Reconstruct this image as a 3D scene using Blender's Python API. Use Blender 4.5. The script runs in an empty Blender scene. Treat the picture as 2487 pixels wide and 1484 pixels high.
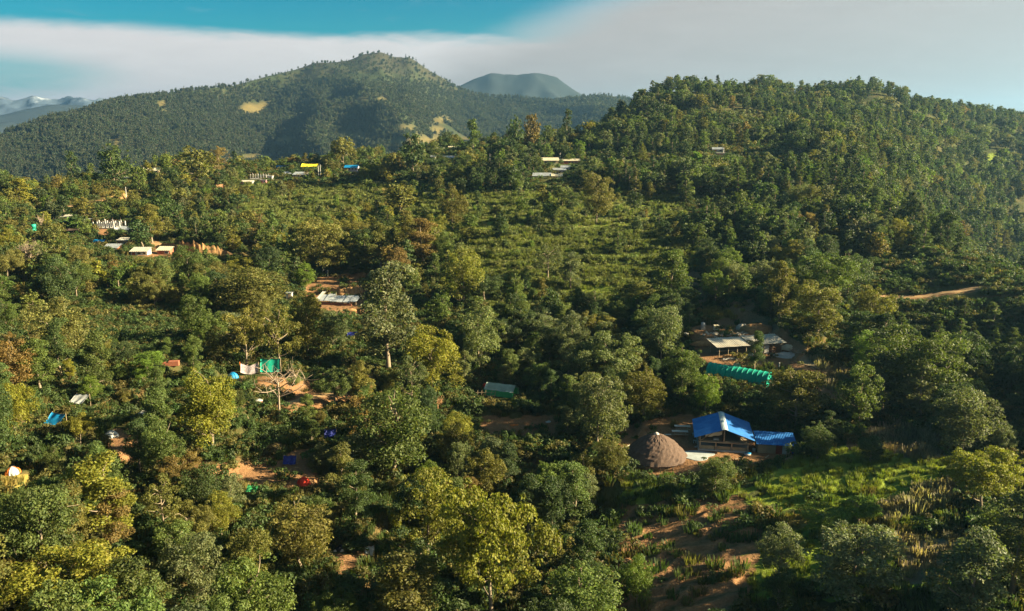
import bpy, math, random
import numpy as np
from mathutils import Vector

# ------------------------------------------------------------------ camera, sky, sun, exposure
sc = bpy.context.scene
COL = sc.collection
PW, PH = 2487.0, 1484.0          # size of the photograph as it was measured
FP = 1952.0                      # focal length in those pixels
HORIZON = 328.0
PITCH = math.atan((PH / 2 - HORIZON) / FP)
ZC = 100.0                       # height of the drone
cam_d = bpy.data.cameras.new('camera')
cam_d.sensor_fit = 'HORIZONTAL'
cam_d.sensor_width = 36.0
cam_d.lens = 36.0 * FP / PW
cam_d.clip_start = 1.0
cam_d.clip_end = 60000.0
cam = bpy.data.objects.new('camera', cam_d)
COL.objects.link(cam)
cam.location = (0, 0, ZC)
cam.rotation_euler = (math.pi / 2 - PITCH, 0, 0)
sc.camera = cam

SUN_AZ, SUN_EL = math.radians(95), math.radians(22)
sun_dir = Vector((math.sin(SUN_AZ) * math.cos(SUN_EL), math.cos(SUN_AZ) * math.cos(SUN_EL), math.sin(SUN_EL)))
sun_d = bpy.data.lights.new('sun', 'SUN')
sun_d.energy = 5.0
sun_d.angle = math.radians(0.6)
sun_d.color = (1.0, 0.83, 0.52)
sun = bpy.data.objects.new('sun', sun_d)
COL.objects.link(sun)
sun.location = (300, 100, 400)
sun.rotation_euler = (-sun_dir).to_track_quat('-Z', 'Y').to_euler()

vs = sc.view_settings
vs.view_transform = 'Standard'
vs.look = 'None'
vs.gamma = 1.0
vs.use_curve_mapping = False
vs.exposure = 2.38
cy = sc.cycles
cy.max_bounces = 4
cy.diffuse_bounces = 1
cy.glossy_bounces = 2
cy.transmission_bounces = 2
cy.transparent_max_bounces = 4
cy.volume_bounces = 0
cy.use_denoising = True
cy.caustics_reflective = False
cy.caustics_refractive = False
cy.sample_clamp_indirect = 4.0

class NT:
    """small helper for node trees"""
    def __init__(s, tree):
        s.t = tree
        s.L = tree.links
    def n(s, kind, **kw):
        nd = s.t.nodes.new(kind)
        for k, v in kw.items():
            setattr(nd, k, v)
        return nd
    def put(s, sock, v):
        if isinstance(v, bpy.types.NodeSocket):
            s.L.new(v, sock)
        elif v is not None:
            try:
                sock.default_value = v
            except Exception:
                sock.default_value = tuple(v) + (1.0,)
    def math(s, op, a, b=None, c=None, clamp=False):
        nd = s.n('ShaderNodeMath', operation=op, use_clamp=clamp)
        for i, v in enumerate((a, b, c)):
            if v is not None:
                s.put(nd.inputs[i], v)
        return nd.outputs[0]
    def mix(s, f, a, b, blend='MIX'):
        nd = s.n('ShaderNodeMix', data_type='RGBA', blend_type=blend)
        s.put(nd.inputs[0], f)
        s.put(nd.inputs[6], a)
        s.put(nd.inputs[7], b)
        return nd.outputs[2]
    def ramp(s, f, stops, interp='LINEAR'):
        nd = s.n('ShaderNodeValToRGB')
        cr = nd.color_ramp
        cr.interpolation = interp
        while len(cr.elements) < len(stops):
            cr.elements.new(0.5)
        for e, (p, c) in zip(cr.elements, stops):
            e.position = p
            e.color = (c, c, c, 1) if isinstance(c, (int, float)) else tuple(c) + (1,)
        s.put(nd.inputs[0], f)
        return nd.outputs[0]
    def noise(s, vec, scale, detail=4, rough=0.55, dist=0.0):
        nd = s.n('ShaderNodeTexNoise')
        s.put(nd.inputs['Vector'], vec)
        nd.inputs['Scale'].default_value = scale
        nd.inputs['Detail'].default_value = detail
        nd.inputs['Roughness'].default_value = rough
        nd.inputs['Distortion'].default_value = dist
        return nd.outputs['Fac']
    def sstep(s, x, lo, hi):
        nd = s.n('ShaderNodeMapRange', interpolation_type='SMOOTHSTEP')
        s.put(nd.inputs[0], x)
        nd.inputs[1].default_value = lo
        nd.inputs[2].default_value = hi
        return nd.outputs[0]

world = bpy.data.worlds.new('World')
sc.world = world
world.use_nodes = True
N = NT(world.node_tree)
world.node_tree.nodes.clear()
w_out = N.n('ShaderNodeOutputWorld')
bg = N.n('ShaderNodeBackground')
bg.inputs['Strength'].default_value = 0.05
N.L.new(bg.outputs[0], w_out.inputs['Surface'])
sky = N.n('ShaderNodeTexSky', sky_type='NISHITA', sun_disc=False)
sky.sun_elevation = SUN_EL
sky.sun_rotation = SUN_AZ
sky.altitude = 1500
sky.air_density = 1.0
sky.dust_density = 0.6
sky.ozone_density = 3.0
tc = N.n('ShaderNodeTexCoord')
sep = N.n('ShaderNodeSeparateXYZ')
N.L.new(tc.outputs['Generated'], sep.inputs[0])
az = N.math('MULTIPLY', N.math('ARCTAN2', sep.outputs[0], sep.outputs[1]), 57.2958)
el = N.math('MULTIPLY', N.math('ARCSINE', sep.outputs[2]), 57.2958)
cmb = N.n('ShaderNodeCombineXYZ')
N.put(cmb.inputs[0], N.math('MULTIPLY', az, 0.045))
N.put(cmb.inputs[1], N.math('MULTIPLY', el, 0.22))
n1 = N.noise(cmb.outputs[0], 1.6, 6, 0.55, 0.4)
n2 = N.noise(cmb.outputs[0], 5.0, 5, 0.6, 0.8)
wob = N.math('ADD', N.math('MULTIPLY', N.math('SUBTRACT', n1, 0.5), 5.0), N.math('MULTIPLY', N.math('SUBTRACT', n2, 0.5), 1.6))
# thin sheet of cloud towards the sun
edge = N.math('SUBTRACT', az, N.math('ADD', N.math('MULTIPLY', N.math('SUBTRACT', el, 6.6), 2.6), -3.0))
sheet = N.sstep(N.math('ADD', edge, N.math('MULTIPLY', wob, 0.9)), -1.5, 9.0)
# low bank of cloud along the horizon
band = N.math('SUBTRACT', 1.0, N.sstep(N.math('ADD', el, N.math('MULTIPLY', wob, 0.40)), 5.9, 6.9))
hx = N.math('MULTIPLY', N.math('ADD', az, 36.0), 1 / 11.5)
hy = N.math('MULTIPLY', N.math('SUBTRACT', N.math('ADD', el, N.math('MULTIPLY', wob, 0.25)), 3.6), 1 / 1.75)
hole = N.math('SUBTRACT', 1.0, N.sstep(N.math('SQRT', N.math('ADD', N.math('MULTIPLY', hx, hx), N.math('MULTIPLY', hy, hy))), 0.45, 1.15))
band = N.math('MULTIPLY', band, N.math('SUBTRACT', 1.0, N.math('MULTIPLY', hole, N.math('ADD', 0.25, N.math('MULTIPLY', n2, 0.75)))), clamp=True)
wisp = N.math('MULTIPLY', N.sstep(n2, 0.55, 0.8), 0.06)
cloud = N.math('MAXIMUM', N.math('MAXIMUM', sheet, band), wisp)
blue = N.mix(1.0, sky.outputs[0], (0.002, 0.36, 0.36), 'MULTIPLY')
blue = N.mix(N.math('SUBTRACT', 1.0, N.sstep(el, -1.0, 11.0)), blue, (0.28, 1.9, 1.8))
n3 = N.noise(cmb.outputs[0], 3.2, 7, 0.62, 1.2)
cloudcol = N.mix(sheet, (3.25, 3.14, 3.05), (2.06, 1.97, 1.88))
cloudcol = N.mix(1.0, cloudcol, N.ramp(n3, [(0.3, 0.96), (0.7, 1.05)]), 'MULTIPLY')
N.put(bg.inputs['Color'], N.mix(cloud, blue, cloudcol))

# ------------------------------------------------------------------ small tools
rng = np.random.default_rng(7)
random.seed(7)
CP, SP = math.cos(PITCH), math.sin(PITCH)

def ray(px, py):
    """unit-range direction (horizontal length 1) of the line of sight through a photograph pixel"""
    u, v = (px - PW / 2) / FP, (py - PH / 2) / FP
    d = np.array([u, CP - v * SP, -SP - v * CP])
    return d / math.hypot(d[0], d[1])

def project(X, Y, Z):
    X, Y, Z = np.asarray(X, float), np.asarray(Y, float), np.asarray(Z, float) - ZC
    depth = Y * CP - Z * SP
    up = Y * SP + Z * CP
    depth = np.where(depth < 1.0, 1.0, depth)
    return PW / 2 + FP * X / depth, PH / 2 - FP * up / depth, depth

def vnoise(x, y, seed=0):
    xi, yi = np.floor(x).astype(np.int64), np.floor(y).astype(np.int64)
    xf, yf = x - xi, y - yi
    def h(a, b):
        n = (a * 374761393 + b * 668265263 + seed * 974634777) & 0xffffffff
        n = ((n ^ (n >> 13)) * 1274126177) & 0xffffffff
        return ((n ^ (n >> 16)) & 0xffff) / 65535.0
    u, v = xf * xf * (3 - 2 * xf), yf * yf * (3 - 2 * yf)
    return (h(xi, yi) * (1 - u) + h(xi + 1, yi) * u) * (1 - v) + (h(xi, yi + 1) * (1 - u) + h(xi + 1, yi + 1) * u) * v

def fbm(x, y, octv=4, seed=0, ridged=False):
    a, s, t = 0.5, np.zeros_like(x, dtype=float), 0.0
    for o in range(octv):
        n = vnoise(x * 2 ** o, y * 2 ** o, seed + o * 17)
        if ridged:
            n = 1 - abs(2 * n - 1)
        s = s + a * n
        t += a
        a *= 0.5
    return s / t

def sstep(x, lo, hi):
    t = np.clip((x - lo) / (hi - lo), 0, 1)
    return t * t * (3 - 2 * t)

def inpoly(px, py, poly):
    px, py = np.asarray(px), np.asarray(py)
    r = np.zeros(px.shape, bool)
    j = len(poly) - 1
    for i in range(len(poly)):
        xi, yi = poly[i]
        xj, yj = poly[j]
        if yi != yj:
            r ^= ((yi > py) != (yj > py)) & (px < (xj - xi) * (py - yi) / (yj - yi) + xi)
        j = i
    return r

def np_mesh(name, verts, quads=None, tris=None, smooth=False):
    me = bpy.data.meshes.new(name)
    verts = np.asarray(verts, np.float32).reshape(-1, 3)
    me.vertices.add(len(verts))
    me.vertices.foreach_set('co', verts.ravel())
    faces, starts, tot, n = [], [], [], 0
    for f, k in ((quads, 4), (tris, 3)):
        if f is not None and len(f):
            f = np.asarray(f, np.int32).reshape(-1, k)
            faces.append(f.ravel())
            starts.append(n + np.arange(len(f)) * k)
            n += f.size
            tot.append(len(f))
    idx = np.concatenate(faces)
    me.loops.add(len(idx))
    me.loops.foreach_set('vertex_index', idx)
    st = np.concatenate(starts).astype(np.int32)
    me.polygons.add(len(st))
    me.polygons.foreach_set('loop_start', st)
    me.polygons.foreach_set('use_smooth', np.full(len(st), smooth))
    me.update(calc_edges=True)
    return me

def attr(me, name, vals, kind='FLOAT'):
    a = me.attributes.new(name, kind, 'POINT')
    a.data.foreach_set({'FLOAT': 'value', 'INT': 'value', 'FLOAT_VECTOR': 'vector', 'FLOAT_COLOR': 'color'}[kind], np.ascontiguousarray(vals, np.int32 if kind == 'INT' else np.float32).ravel())

def link(name, me, parent=None, mat=None, **props):
    o = bpy.data.objects.new(name, me)
    COL.objects.link(o)
    if parent is not None:
        o.parent = parent
    if mat is not None:
        me.materials.clear()
        me.materials.append(mat)
    for k, v in props.items():
        o[k] = v
    return o

def new_mat(name, rough=0.9, spec=0.2):
    m = bpy.data.materials.new(name)
    m.use_nodes = True
    n = NT(m.node_tree)
    p = m.node_tree.nodes['Principled BSDF']
    p.inputs['Roughness'].default_value = rough
    p.inputs['Specular IOR Level'].default_value = spec
    return m, n, p

# ------------------------------------------------------------------ the near hillside, as heights over (bearing, log distance)
CTRL = {
    -350: [(1490, 78), (1145, 115), (895, 158), (735, 212), (600, 295), (520, 370), (485, 420), 'd', (500, -46), (700, -105), (1000, -190), (1600, -240)],
    -150: [(1490, 80), (1145, 118), (895, 162), (735, 218), (600, 300), (560, 335), (480, 425), 'd', (520, -45), (700, -100), (1000, -190), (1600, -240)],
    150: [(1490, 82), (1145, 120), (895, 164), (735, 222), (600, 305), (545, 350), (500, 395), (452, 470), 'd', (580, -42), (760, -105), (1050, -190), (1600, -240)],
    500: [(1490, 83), (1145, 121), (895, 164), (735, 222), (600, 295), (540, 345), (480, 412), (440, 465), (412, 515), 'd', (620, -42), (800, -105), (1050, -190), (1600, -240)],
    850: [(1490, 84), (1145, 122), (945, 158), (800, 195), (725, 225), (650, 262), (560, 320), (480, 395), (430, 455), (392, 525), 'd', (630, -38), (800, -100), (1100, -190), (1600, -240)],
    1200: [(1490, 84), (1145, 124), (945, 160), (800, 198), (700, 225), (600, 256), (500, 312), (430, 375), (380, 450), (354, 550), 'd', (680, -25), (900, -95), (1200, -190), (1600, -240)],
    1420: [(1490, 83), (1145, 122), (945, 157), (800, 194), (700, 225), (600, 257), (500, 312), (425, 370), (375, 440), (335, 505), 'd', (620, -10), (850, -85), (1200, -190), (1600, -240)],
    1580: [(1490, 82), (1200, 112), (1090, 124), (945, 155), (800, 190), (700, 225), (600, 258), (500, 312), (420, 370), (360, 440), (300, 510), (246, 580), 'd', (700, 12), (900, -45), (1200, -170), (1600, -240)],
    1900: [(1490, 82), (1250, 105), (1090, 122), (930, 149), (860, 161), (790, 176), (720, 198), (600, 255), (500, 315), (400, 395), (300, 540), (232, 680), 'd', (820, 22), (1000, -40), (1300, -170), (1600, -240)],
    2150: [(1490, 84), (1250, 106), (1100, 125), (930, 163), (800, 196), (724, 211), (640, 236), (560, 275), (500, 325), (400, 430), (300, 600), (244, 730), 'd', (870, 18), (1050, -40), (1350, -170)],
    2380: [(1490, 85), (1250, 107), (1100, 128), (930, 167), (800, 199), (704, 214), (620, 238), 'd', (290, -42), (380, -66), 'v', (540, 500), (460, 570), (390, 660), (297, 840), 'd', (1000, 0), (1300, -120)],
    2620: [(1490, 86), (1250, 108), (1100, 129), (930, 168), (800, 200), (700, 220), 'd', (290, -62), (400, -82), 'v', (540, 570), (460, 640), (390, 740), (312, 900), 'd', (1100, -15), (1400, -120)],
    2900: [(1490, 86), (1100, 126), (930, 156), (800, 184), 'd', (230, -52), (300, -72), (420, -85), (600, -60), (900, -10), (1200, -40), (1600, -160)],
}
pts = []
for x, rows in CTRL.items():
    direct = False
    for it in rows:
        if it == 'd':
            direct = True
        elif it == 'v':
            direct = False
        elif direct:
            d = ray(x, 400)
            pts.append((math.atan2(d[0], d[1]), it[0], it[1]))
        else:
            d = ray(x, it[0])
            pts.append((math.atan2(d[0], d[1]), it[1], d[2] * it[1]))
    d = ray(x, 700)
    pts.append((math.atan2(d[0], d[1]), 42, -59.0))
    pts.append((math.atan2(d[0], d[1]), 24, -61.0))
for x, y, r in ((2265, 270, 790), (1740, 236, 640), (2030, 240, 705)):
    d = ray(x, y)
    pts.append((math.atan2(d[0], d[1]), r, d[2] * r))
pts = np.array(pts)
KA = 2.2
def tps_k(d2):
    return 0.5 * d2 * np.log(d2 + 1e-9)
cx_, cy_ = pts[:, 0] * KA, np.log(pts[:, 1])
n_ = len(pts)
A_ = np.zeros((n_ + 3, n_ + 3))
A_[:n_, :n_] = tps_k((cx_[:, None] - cx_) ** 2 + (cy_[:, None] - cy_) ** 2) + np.eye(n_) * 2e-4
A_[:n_, n_:] = np.stack([np.ones(n_), cx_, cy_], 1)
A_[n_:, :n_] = A_[:n_, n_:].T
W_ = np.linalg.solve(A_, np.concatenate([pts[:, 2], np.zeros(3)]))

NA, NR = 560, 820
AZ0, AZ1 = math.radians(-52), math.radians(52)
LR0, LR1 = math.log(24.0), math.log(1600.0)
ga = np.linspace(AZ0, AZ1, NA)
gl = np.linspace(LR0, LR1, NR)
GA, GL = np.meshgrid(ga, gl, indexing='ij')
# the thin-plate sum on a coarse grid, then cubic-ish refinement by linear interpolation
ca_, cl_ = np.linspace(AZ0, AZ1, 141), np.linspace(LR0, LR1, 206)
CA, CL = np.meshgrid(ca_, cl_, indexing='ij')
qx, qy = CA.ravel() * KA, CL.ravel()
zc_ = tps_k((qx[:, None] - cx_) ** 2 + (qy[:, None] - cy_) ** 2) @ W_[:n_] + W_[n_] + W_[n_ + 1] * qx + W_[n_ + 2] * qy
zc_ = zc_.reshape(CA.shape)

def grid_at(G, a0, a1, l0, l1, a, l):
    fa = np.clip((a - a0) / (a1 - a0) * (G.shape[0] - 1), 0, G.shape[0] - 1.001)
    fl = np.clip((l - l0) / (l1 - l0) * (G.shape[1] - 1), 0, G.shape[1] - 1.001)
    i, j = fa.astype(int), fl.astype(int)
    u, v = fa - i, fl - j
    return (G[i, j] * (1 - u) + G[i + 1, j] * u) * (1 - v) + (G[i, j + 1] * (1 - u) + G[i + 1, j + 1] * u) * v

GR = np.exp(GL)
GX, GY = GR * np.sin(GA), GR * np.cos(GA)
Z0 = grid_at(zc_, AZ0, AZ1, LR0, LR1, GA, GL)
far_w = sstep(GR, 300, 700)
Z0 = Z0 + (fbm(GX / 40, GY / 40, 4, 3) - 0.5) * (3.0 + 16 * far_w * (1 - sstep(GR, 1200, 1600)))
warp = (fbm(GX / 22, GY / 22, 3, 11) - 0.5) * 2.4
STEP = 1.9
q = (Z0 + warp) / STEP
k = np.floor(q)
zt = STEP * (k + sstep(q - k, 0.70, 0.99)) - warp
tw = 0.85 * (1 - sstep(GR, 450, 800))
ZG = ZC + Z0 * (1 - tw) + zt * tw + (fbm(GX / 2.5, GY / 2.5, 3, 5) - 0.5) * 0.35
RISER = sstep(q - k, 0.66, 0.8) * tw          # where the terrace wall stands

LOWF = [(1500, 1200), (1800, 1165), (1960, 1100), (2340, 1110), (2400, 1440), (2200, 1700), (1480, 1700)]
_vx, _vy, _ = project(GX, GY, ZG)
low_w = (inpoly(_vx + (fbm(GX / 6, GY / 6, 2, 41) - 0.5) * 60, _vy, LOWF) & (GR < 140)).astype(float)
for _ in range(6):
    low_w[1:-1, 1:-1] = (low_w[1:-1, 1:-1] * 2 + low_w[:-2, 1:-1] + low_w[2:, 1:-1] + low_w[1:-1, :-2] + low_w[1:-1, 2:]) / 6
zl = 0.19 * (GY - 0.32 * GX) + (fbm(GX / 7, GY / 7, 3, 13) - 0.5) * 1.5
ql = zl / 0.62
kl = np.floor(ql)
ZL = ZC + Z0 + (0.62 * (kl + sstep(ql - kl, 0.66, 0.98)) - zl) * 1.2
ZG = ZG * (1 - low_w) + ZL * low_w
ROW = sstep(ql - kl, 0.60, 0.74) * low_w
RISER = RISER * (1 - low_w)

def hgt(x, y):
    x, y = np.asarray(x, float), np.asarray(y, float)
    return grid_at(ZG, AZ0, AZ1, LR0, LR1, np.arctan2(x, y), np.log(np.hypot(x, y) + 1e-6))

MR = np.exp(np.linspace(math.log(30), math.log(1500), 1400))
def ground(px, py):
    """where the line of sight through a photograph pixel meets the hillside"""
    d = ray(px, py)
    z = hgt(d[0] * MR, d[1] * MR)
    below = np.nonzero(ZC + d[2] * MR < z)[0]
    i = below[0] if len(below) else len(MR) - 1
    r = MR[i]
    return Vector((d[0] * r, d[1] * r, float(hgt(d[0] * r, d[1] * r))))

def flatten(px, py, rad, soft=4.0, dz=0.0, at=None):
    """a level pad cut into the slope"""
    p = at if at is not None else ground(px, py)
    w = 1 - sstep(np.hypot(GX - p.x, GY - p.y), rad, rad + soft)
    ZG[:] = ZG * (1 - w) + (p.z + dz) * w
    RISER[:] = RISER * (1 - w)
    return Vector((p.x, p.y, p.z + dz))

PADS = {}
for nm, px, py, rad, soft in (
        ('hut', 1590, 1120, 9.5, 5), ('pavilion', 1750, 1085, 8.5, 5), ('shed', 1872, 1090, 5, 4),
        ('tunnel', 1790, 930, 9.0, 3), ('yard', 1800, 862, 9.5, 3), ('mound', 1770, 800, 8.0, 4),
        ('tin', 830, 735, 7, 4), ('terr', 830, 690, 7, 3), ('camp', 640, 905, 6, 4), ('green', 1215, 950, 7, 5),
        ('plateau', 250, 545, 16, 8), ('village', 330, 605, 14, 6), ('school', 1360, 398, 14, 6), ('lower', 1350, 428, 12, 6)):
    PADS[nm] = flatten(px, py, rad, soft)

def road_line(name, pix, half, lift=0.06):
    P = []
    for a, b in zip(pix[:-1], pix[1:]):
        n = 8
        for t in range(n):
            P.append(ground(a[0] + (b[0] - a[0]) * t / n, a[1] + (b[1] - a[1]) * t / n))
    P.append(ground(*pix[-1]))
    P = np.array([tuple(p) for p in P])
    for _ in range(8):
        P[1:-1] = (P[:-2] + P[2:] + 2 * P[1:-1]) / 4
    return name, P, half, lift

ROADS = [road_line('dirt_road', [(1985, 712), (2080, 714), (2150, 722), (2250, 722), (2330, 711), (2385, 699)], 1.35),
         road_line('dirt_road', [(60, 502), (140, 500), (190, 505), (240, 522), (300, 545), (370, 590), (440, 618)], 1.7),
         road_line('dirt_road', [(175, 500), (235, 488), (300, 480), (380, 478)], 1.4),
         road_line('dirt_path', [(1225, 797), (1290, 803), (1350, 800)], 1.4),
         road_line('dirt_path', [(690, 985), (760, 968), (840, 945), (900, 915)], 1.3)]
for nm, P, half, lift in ROADS:
    best = np.full(GX.shape, 1e9)
    zz = np.zeros(GX.shape)
    for p in P:
        sel = (abs(GX - p[0]) < 14) & (abs(GY - p[1]) < 14)
        d = np.hypot(GX[sel] - p[0], GY[sel] - p[1])
        better = d < best[sel]
        b, z_ = best[sel], zz[sel]
        b[better] = d[better]
        z_[better] = p[2]
        best[sel], zz[sel] = b, z_
    w = 1 - sstep(best, half + 0.8, half + 4.5)
    ZG[:] = np.where(best < 100, ZG * (1 - w) + zz * w, ZG)
    RISER[:] = RISER * (1 - w * 0.5)

# kinds of ground, outlined in the photograph and laid on the hillside
SOIL = [[(1490, 1040), (1640, 1005), (1700, 1010), (1930, 1075), (1930, 1120), (1790, 1150), (1640, 1165), (1490, 1130)],
        [(1670, 800), (1740, 775), (1850, 765), (1890, 790), (1960, 850), (1930, 890), (1700, 890)],
        [(1640, 665), (1715, 655), (1715, 765), (1665, 740)], [(1755, 735), (1830, 725), (1850, 770), (1790, 770)],
        [(735, 672), (905, 662), (900, 735), (890, 780), (740, 735)], [(410, 1105), (560, 1125), (760, 1085), (780, 1185), (600, 1180), (420, 1150)],
        [(660, 930), (850, 920), (870, 985), (700, 1000)], [(1150, 1010), (1360, 1010), (1400, 1060), (1250, 1060), (1160, 1050)],
        [(265, 1040), (330, 1040), (340, 1130), (270, 1130)], [(805, 1345), (865, 1345), (860, 1400), (810, 1400)],
        [(215, 545), (290, 550), (320, 575), (230, 570)], [(330, 600), (420, 610), (420, 630), (330, 625)], [(400, 590), (520, 605), (600, 632), (430, 622)],
        [(580, 915), (690, 915), (690, 940), (580, 940)], [(1900, 880), (2000, 900), (2060, 990), (1960, 965)],
        [(2060, 1060), (2100, 1080), (2090, 1100), (2050, 1090)]]
CROP = [[(2400, 372), (2440, 372), (2430, 405), (2395, 405)], [(2130, 1180), (2320, 1150), (2340, 1165), (2140, 1215)], [(1900, 1260), (2060, 1200), (2120, 1230), (2020, 1290), (1920, 1310)], [(1800, 1330), (1990, 1310), (2010, 1400), (1830, 1440)], [(1930, 1110), (2080, 1075), (2330, 1150), (2250, 1185), (2080, 1200), (1880, 1225), (1850, 1180)], [(1505, 1215), (1575, 1215), (1575, 1250), (1510, 1250)],
        [(2100, 1300), (2190, 1300), (2180, 1345), (2090, 1345)], [(1400, 690), (1500, 695), (1500, 715), (1400, 715)]]
GOLD = [[(1880, 1270), (1960, 1240), (1960, 1275), (1890, 1300)], [(2010, 1290), (2130, 1255), (2130, 1290), (2030, 1320)], [(1712, 752), (1802, 752), (1798, 782), (1712, 782)], [(0, 1150), (110, 1160), (110, 1210), (0, 1215)], [(0, 1375), (110, 1360), (240, 1330), (240, 1365), (60, 1420), (0, 1440)],
        [(20, 690), (70, 700), (60, 760), (20, 740)], [(1630, 325), (1700, 325), (1700, 345), (1630, 345)], [(930, 385), (1010, 380), (1000, 405), (930, 405)], [(940, 455), (990, 455), (990, 520), (930, 500)],
        [(2050, 530), (2160, 520), (2180, 560), (2060, 560)], [(250, 450), (330, 470), (320, 500), (260, 490)]]
DRY = [[(2090, 1050), (2180, 1030), (2280, 1060), (2290, 1120), (2180, 1110)], [(2120, 1225), (2330, 1165), (2330, 1215), (2150, 1275)],
       [(2170, 1310), (2350, 1300), (2330, 1420), (2190, 1420)], [(1890, 850), (2060, 900), (2160, 1000), (2060, 1010), (1930, 900)]]
OPEN = [[(560, 452), (900, 445), (1060, 450), (1060, 570), (880, 560), (700, 570), (590, 520)], [(1060, 470), (1640, 470), (1700, 560), (1660, 760), (1200, 770), (1150, 690), (1060, 600)]]   # terraced gardens with low growth
VX, VY, _ = project(GX, GY, ZG)
def mask_of(polys, jitter=10):
    m = np.zeros(GX.shape)
    jx = (fbm(GX / 5, GY / 5, 2, 31) - 0.5) * 2 * jitter
    jy = (fbm(GX / 5, GY / 5, 2, 37) - 0.5) * jitter
    for p in polys:
        m = np.maximum(m, inpoly(VX + jx, VY + jy, p) & (GR < 1000))
    return m
M_SOIL, M_CROP, M_GOLD, M_DRY, M_OPEN = (mask_of(p) for p in (SOIL, CROP, GOLD, DRY, OPEN))
bare = inpoly(VX, VY, [(1500, 1225), (1800, 1200), (1860, 1300), (1800, 1500), (1480, 1700), (1500, 1300)])
M_SOIL = np.maximum(M_SOIL, np.where(bare, np.minimum(1, ROW * 1.3 + 0.55), ROW * 0.35))
M_CROP = np.maximum(M_CROP, (low_w > 0.5) * (ROW < 0.3) * ~bare * (fbm(GX / 8, GY / 8, 2, 55) > 0.47))
for nm, P, half, lift in ROADS:
    for p in P:
        sel = np.hypot(GX - p[0], GY - p[1]) < half + 0.9
        M_SOIL[sel] = 1.0

def blur(m):
    b = m.copy()
    b[1:-1, 1:-1] = (m[1:-1, 1:-1] * 2 + m[:-2, 1:-1] + m[2:, 1:-1] + m[1:-1, :-2] + m[1:-1, 2:]) / 6
    return b

def mask_at(M, x, y):
    return grid_at(M, AZ0, AZ1, LR0, LR1, np.arctan2(x, y), np.log(np.hypot(x, y)))

gm, N, p = new_mat('hillside_ground', 0.95, 0.1)
geo = N.n('ShaderNodeNewGeometry')
pos = geo.outputs['Position']
def A(name):
    return N.n('ShaderNodeAttribute', attribute_name=name).outputs['Fac']
nA, nB, nC = N.noise(pos, 0.09, 5), N.noise(pos, 0.6, 5, 0.65), N.noise(pos, 3.0, 4, 0.7)
grass = N.mix(N.ramp(nA, [(0.35, 0.0), (0.65, 1.0)]), (0.036, 0.048, 0.015), (0.072, 0.066, 0.022))
grass = N.mix(N.ramp(nB, [(0.4, 0.0), (0.7, 1.0)]), grass, (0.048, 0.062, 0.018))
soil = N.mix(nB, (0.19, 0.095, 0.045), (0.31, 0.18, 0.09))
soil = N.mix(N.ramp(nC, [(0.35, 0.55), (0.65, 0.0)]), soil, (0.12, 0.065, 0.03))
def soft(mask, k=0.35):
    return N.ramp(N.math('ADD', mask, N.math('MULTIPLY', N.math('SUBTRACT', nB, 0.5), k * 2)), [(0.42, 0.0), (0.62, 1.0)])
col = N.mix(N.math('MULTIPLY', A('riser'), N.ramp(nA, [(0.4, 0.1), (0.7, 0.75)])), grass, soil)
col = N.mix(soft(A('crop')), col, N.mix(nB, (0.10, 0.16, 0.02), (0.19, 0.22, 0.03)))
col = N.mix(soft(A('gold')), col, N.mix(nB, (0.15, 0.125, 0.035), (0.26, 0.20, 0.05)))
col = N.mix(soft(A('dry')), col, N.mix(nB, (0.16, 0.13, 0.08), (0.26, 0.21, 0.13)))
soilmask = N.math('MULTIPLY', soft(A('soil')), N.ramp(nC, [(0.3, 0.75), (0.5, 1.0)]))
col = N.mix(soilmask, col, soil)
N.put(p.inputs['Base Color'], col)
bump = N.n('ShaderNodeBump')
bump.inputs['Strength'].default_value = 0.8
bump.inputs['Distance'].default_value = 0.5
N.put(bump.inputs['Height'], N.math('ADD', nB, N.math('MULTIPLY', nC, 0.4)))
N.L.new(bump.outputs[0], p.inputs['Normal'])

def grid_quads(na, nr):
    i = np.arange((na - 1) * (nr - 1))
    a, r = i // (nr - 1), i % (nr - 1)
    b = a * nr + r
    return np.stack([b, b + nr, b + nr + 1, b + 1], 1)

# ------------------------------------------------------------------ far mountains
def profile(table, a):
    xs = np.array([math.atan2(ray(x, 300)[0], ray(x, 300)[1]) for x, *_ in table])
    return [np.interp(a, xs, np.array([t[i] for t in table], float)) for i in range(1, len(table[0]))]

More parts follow.
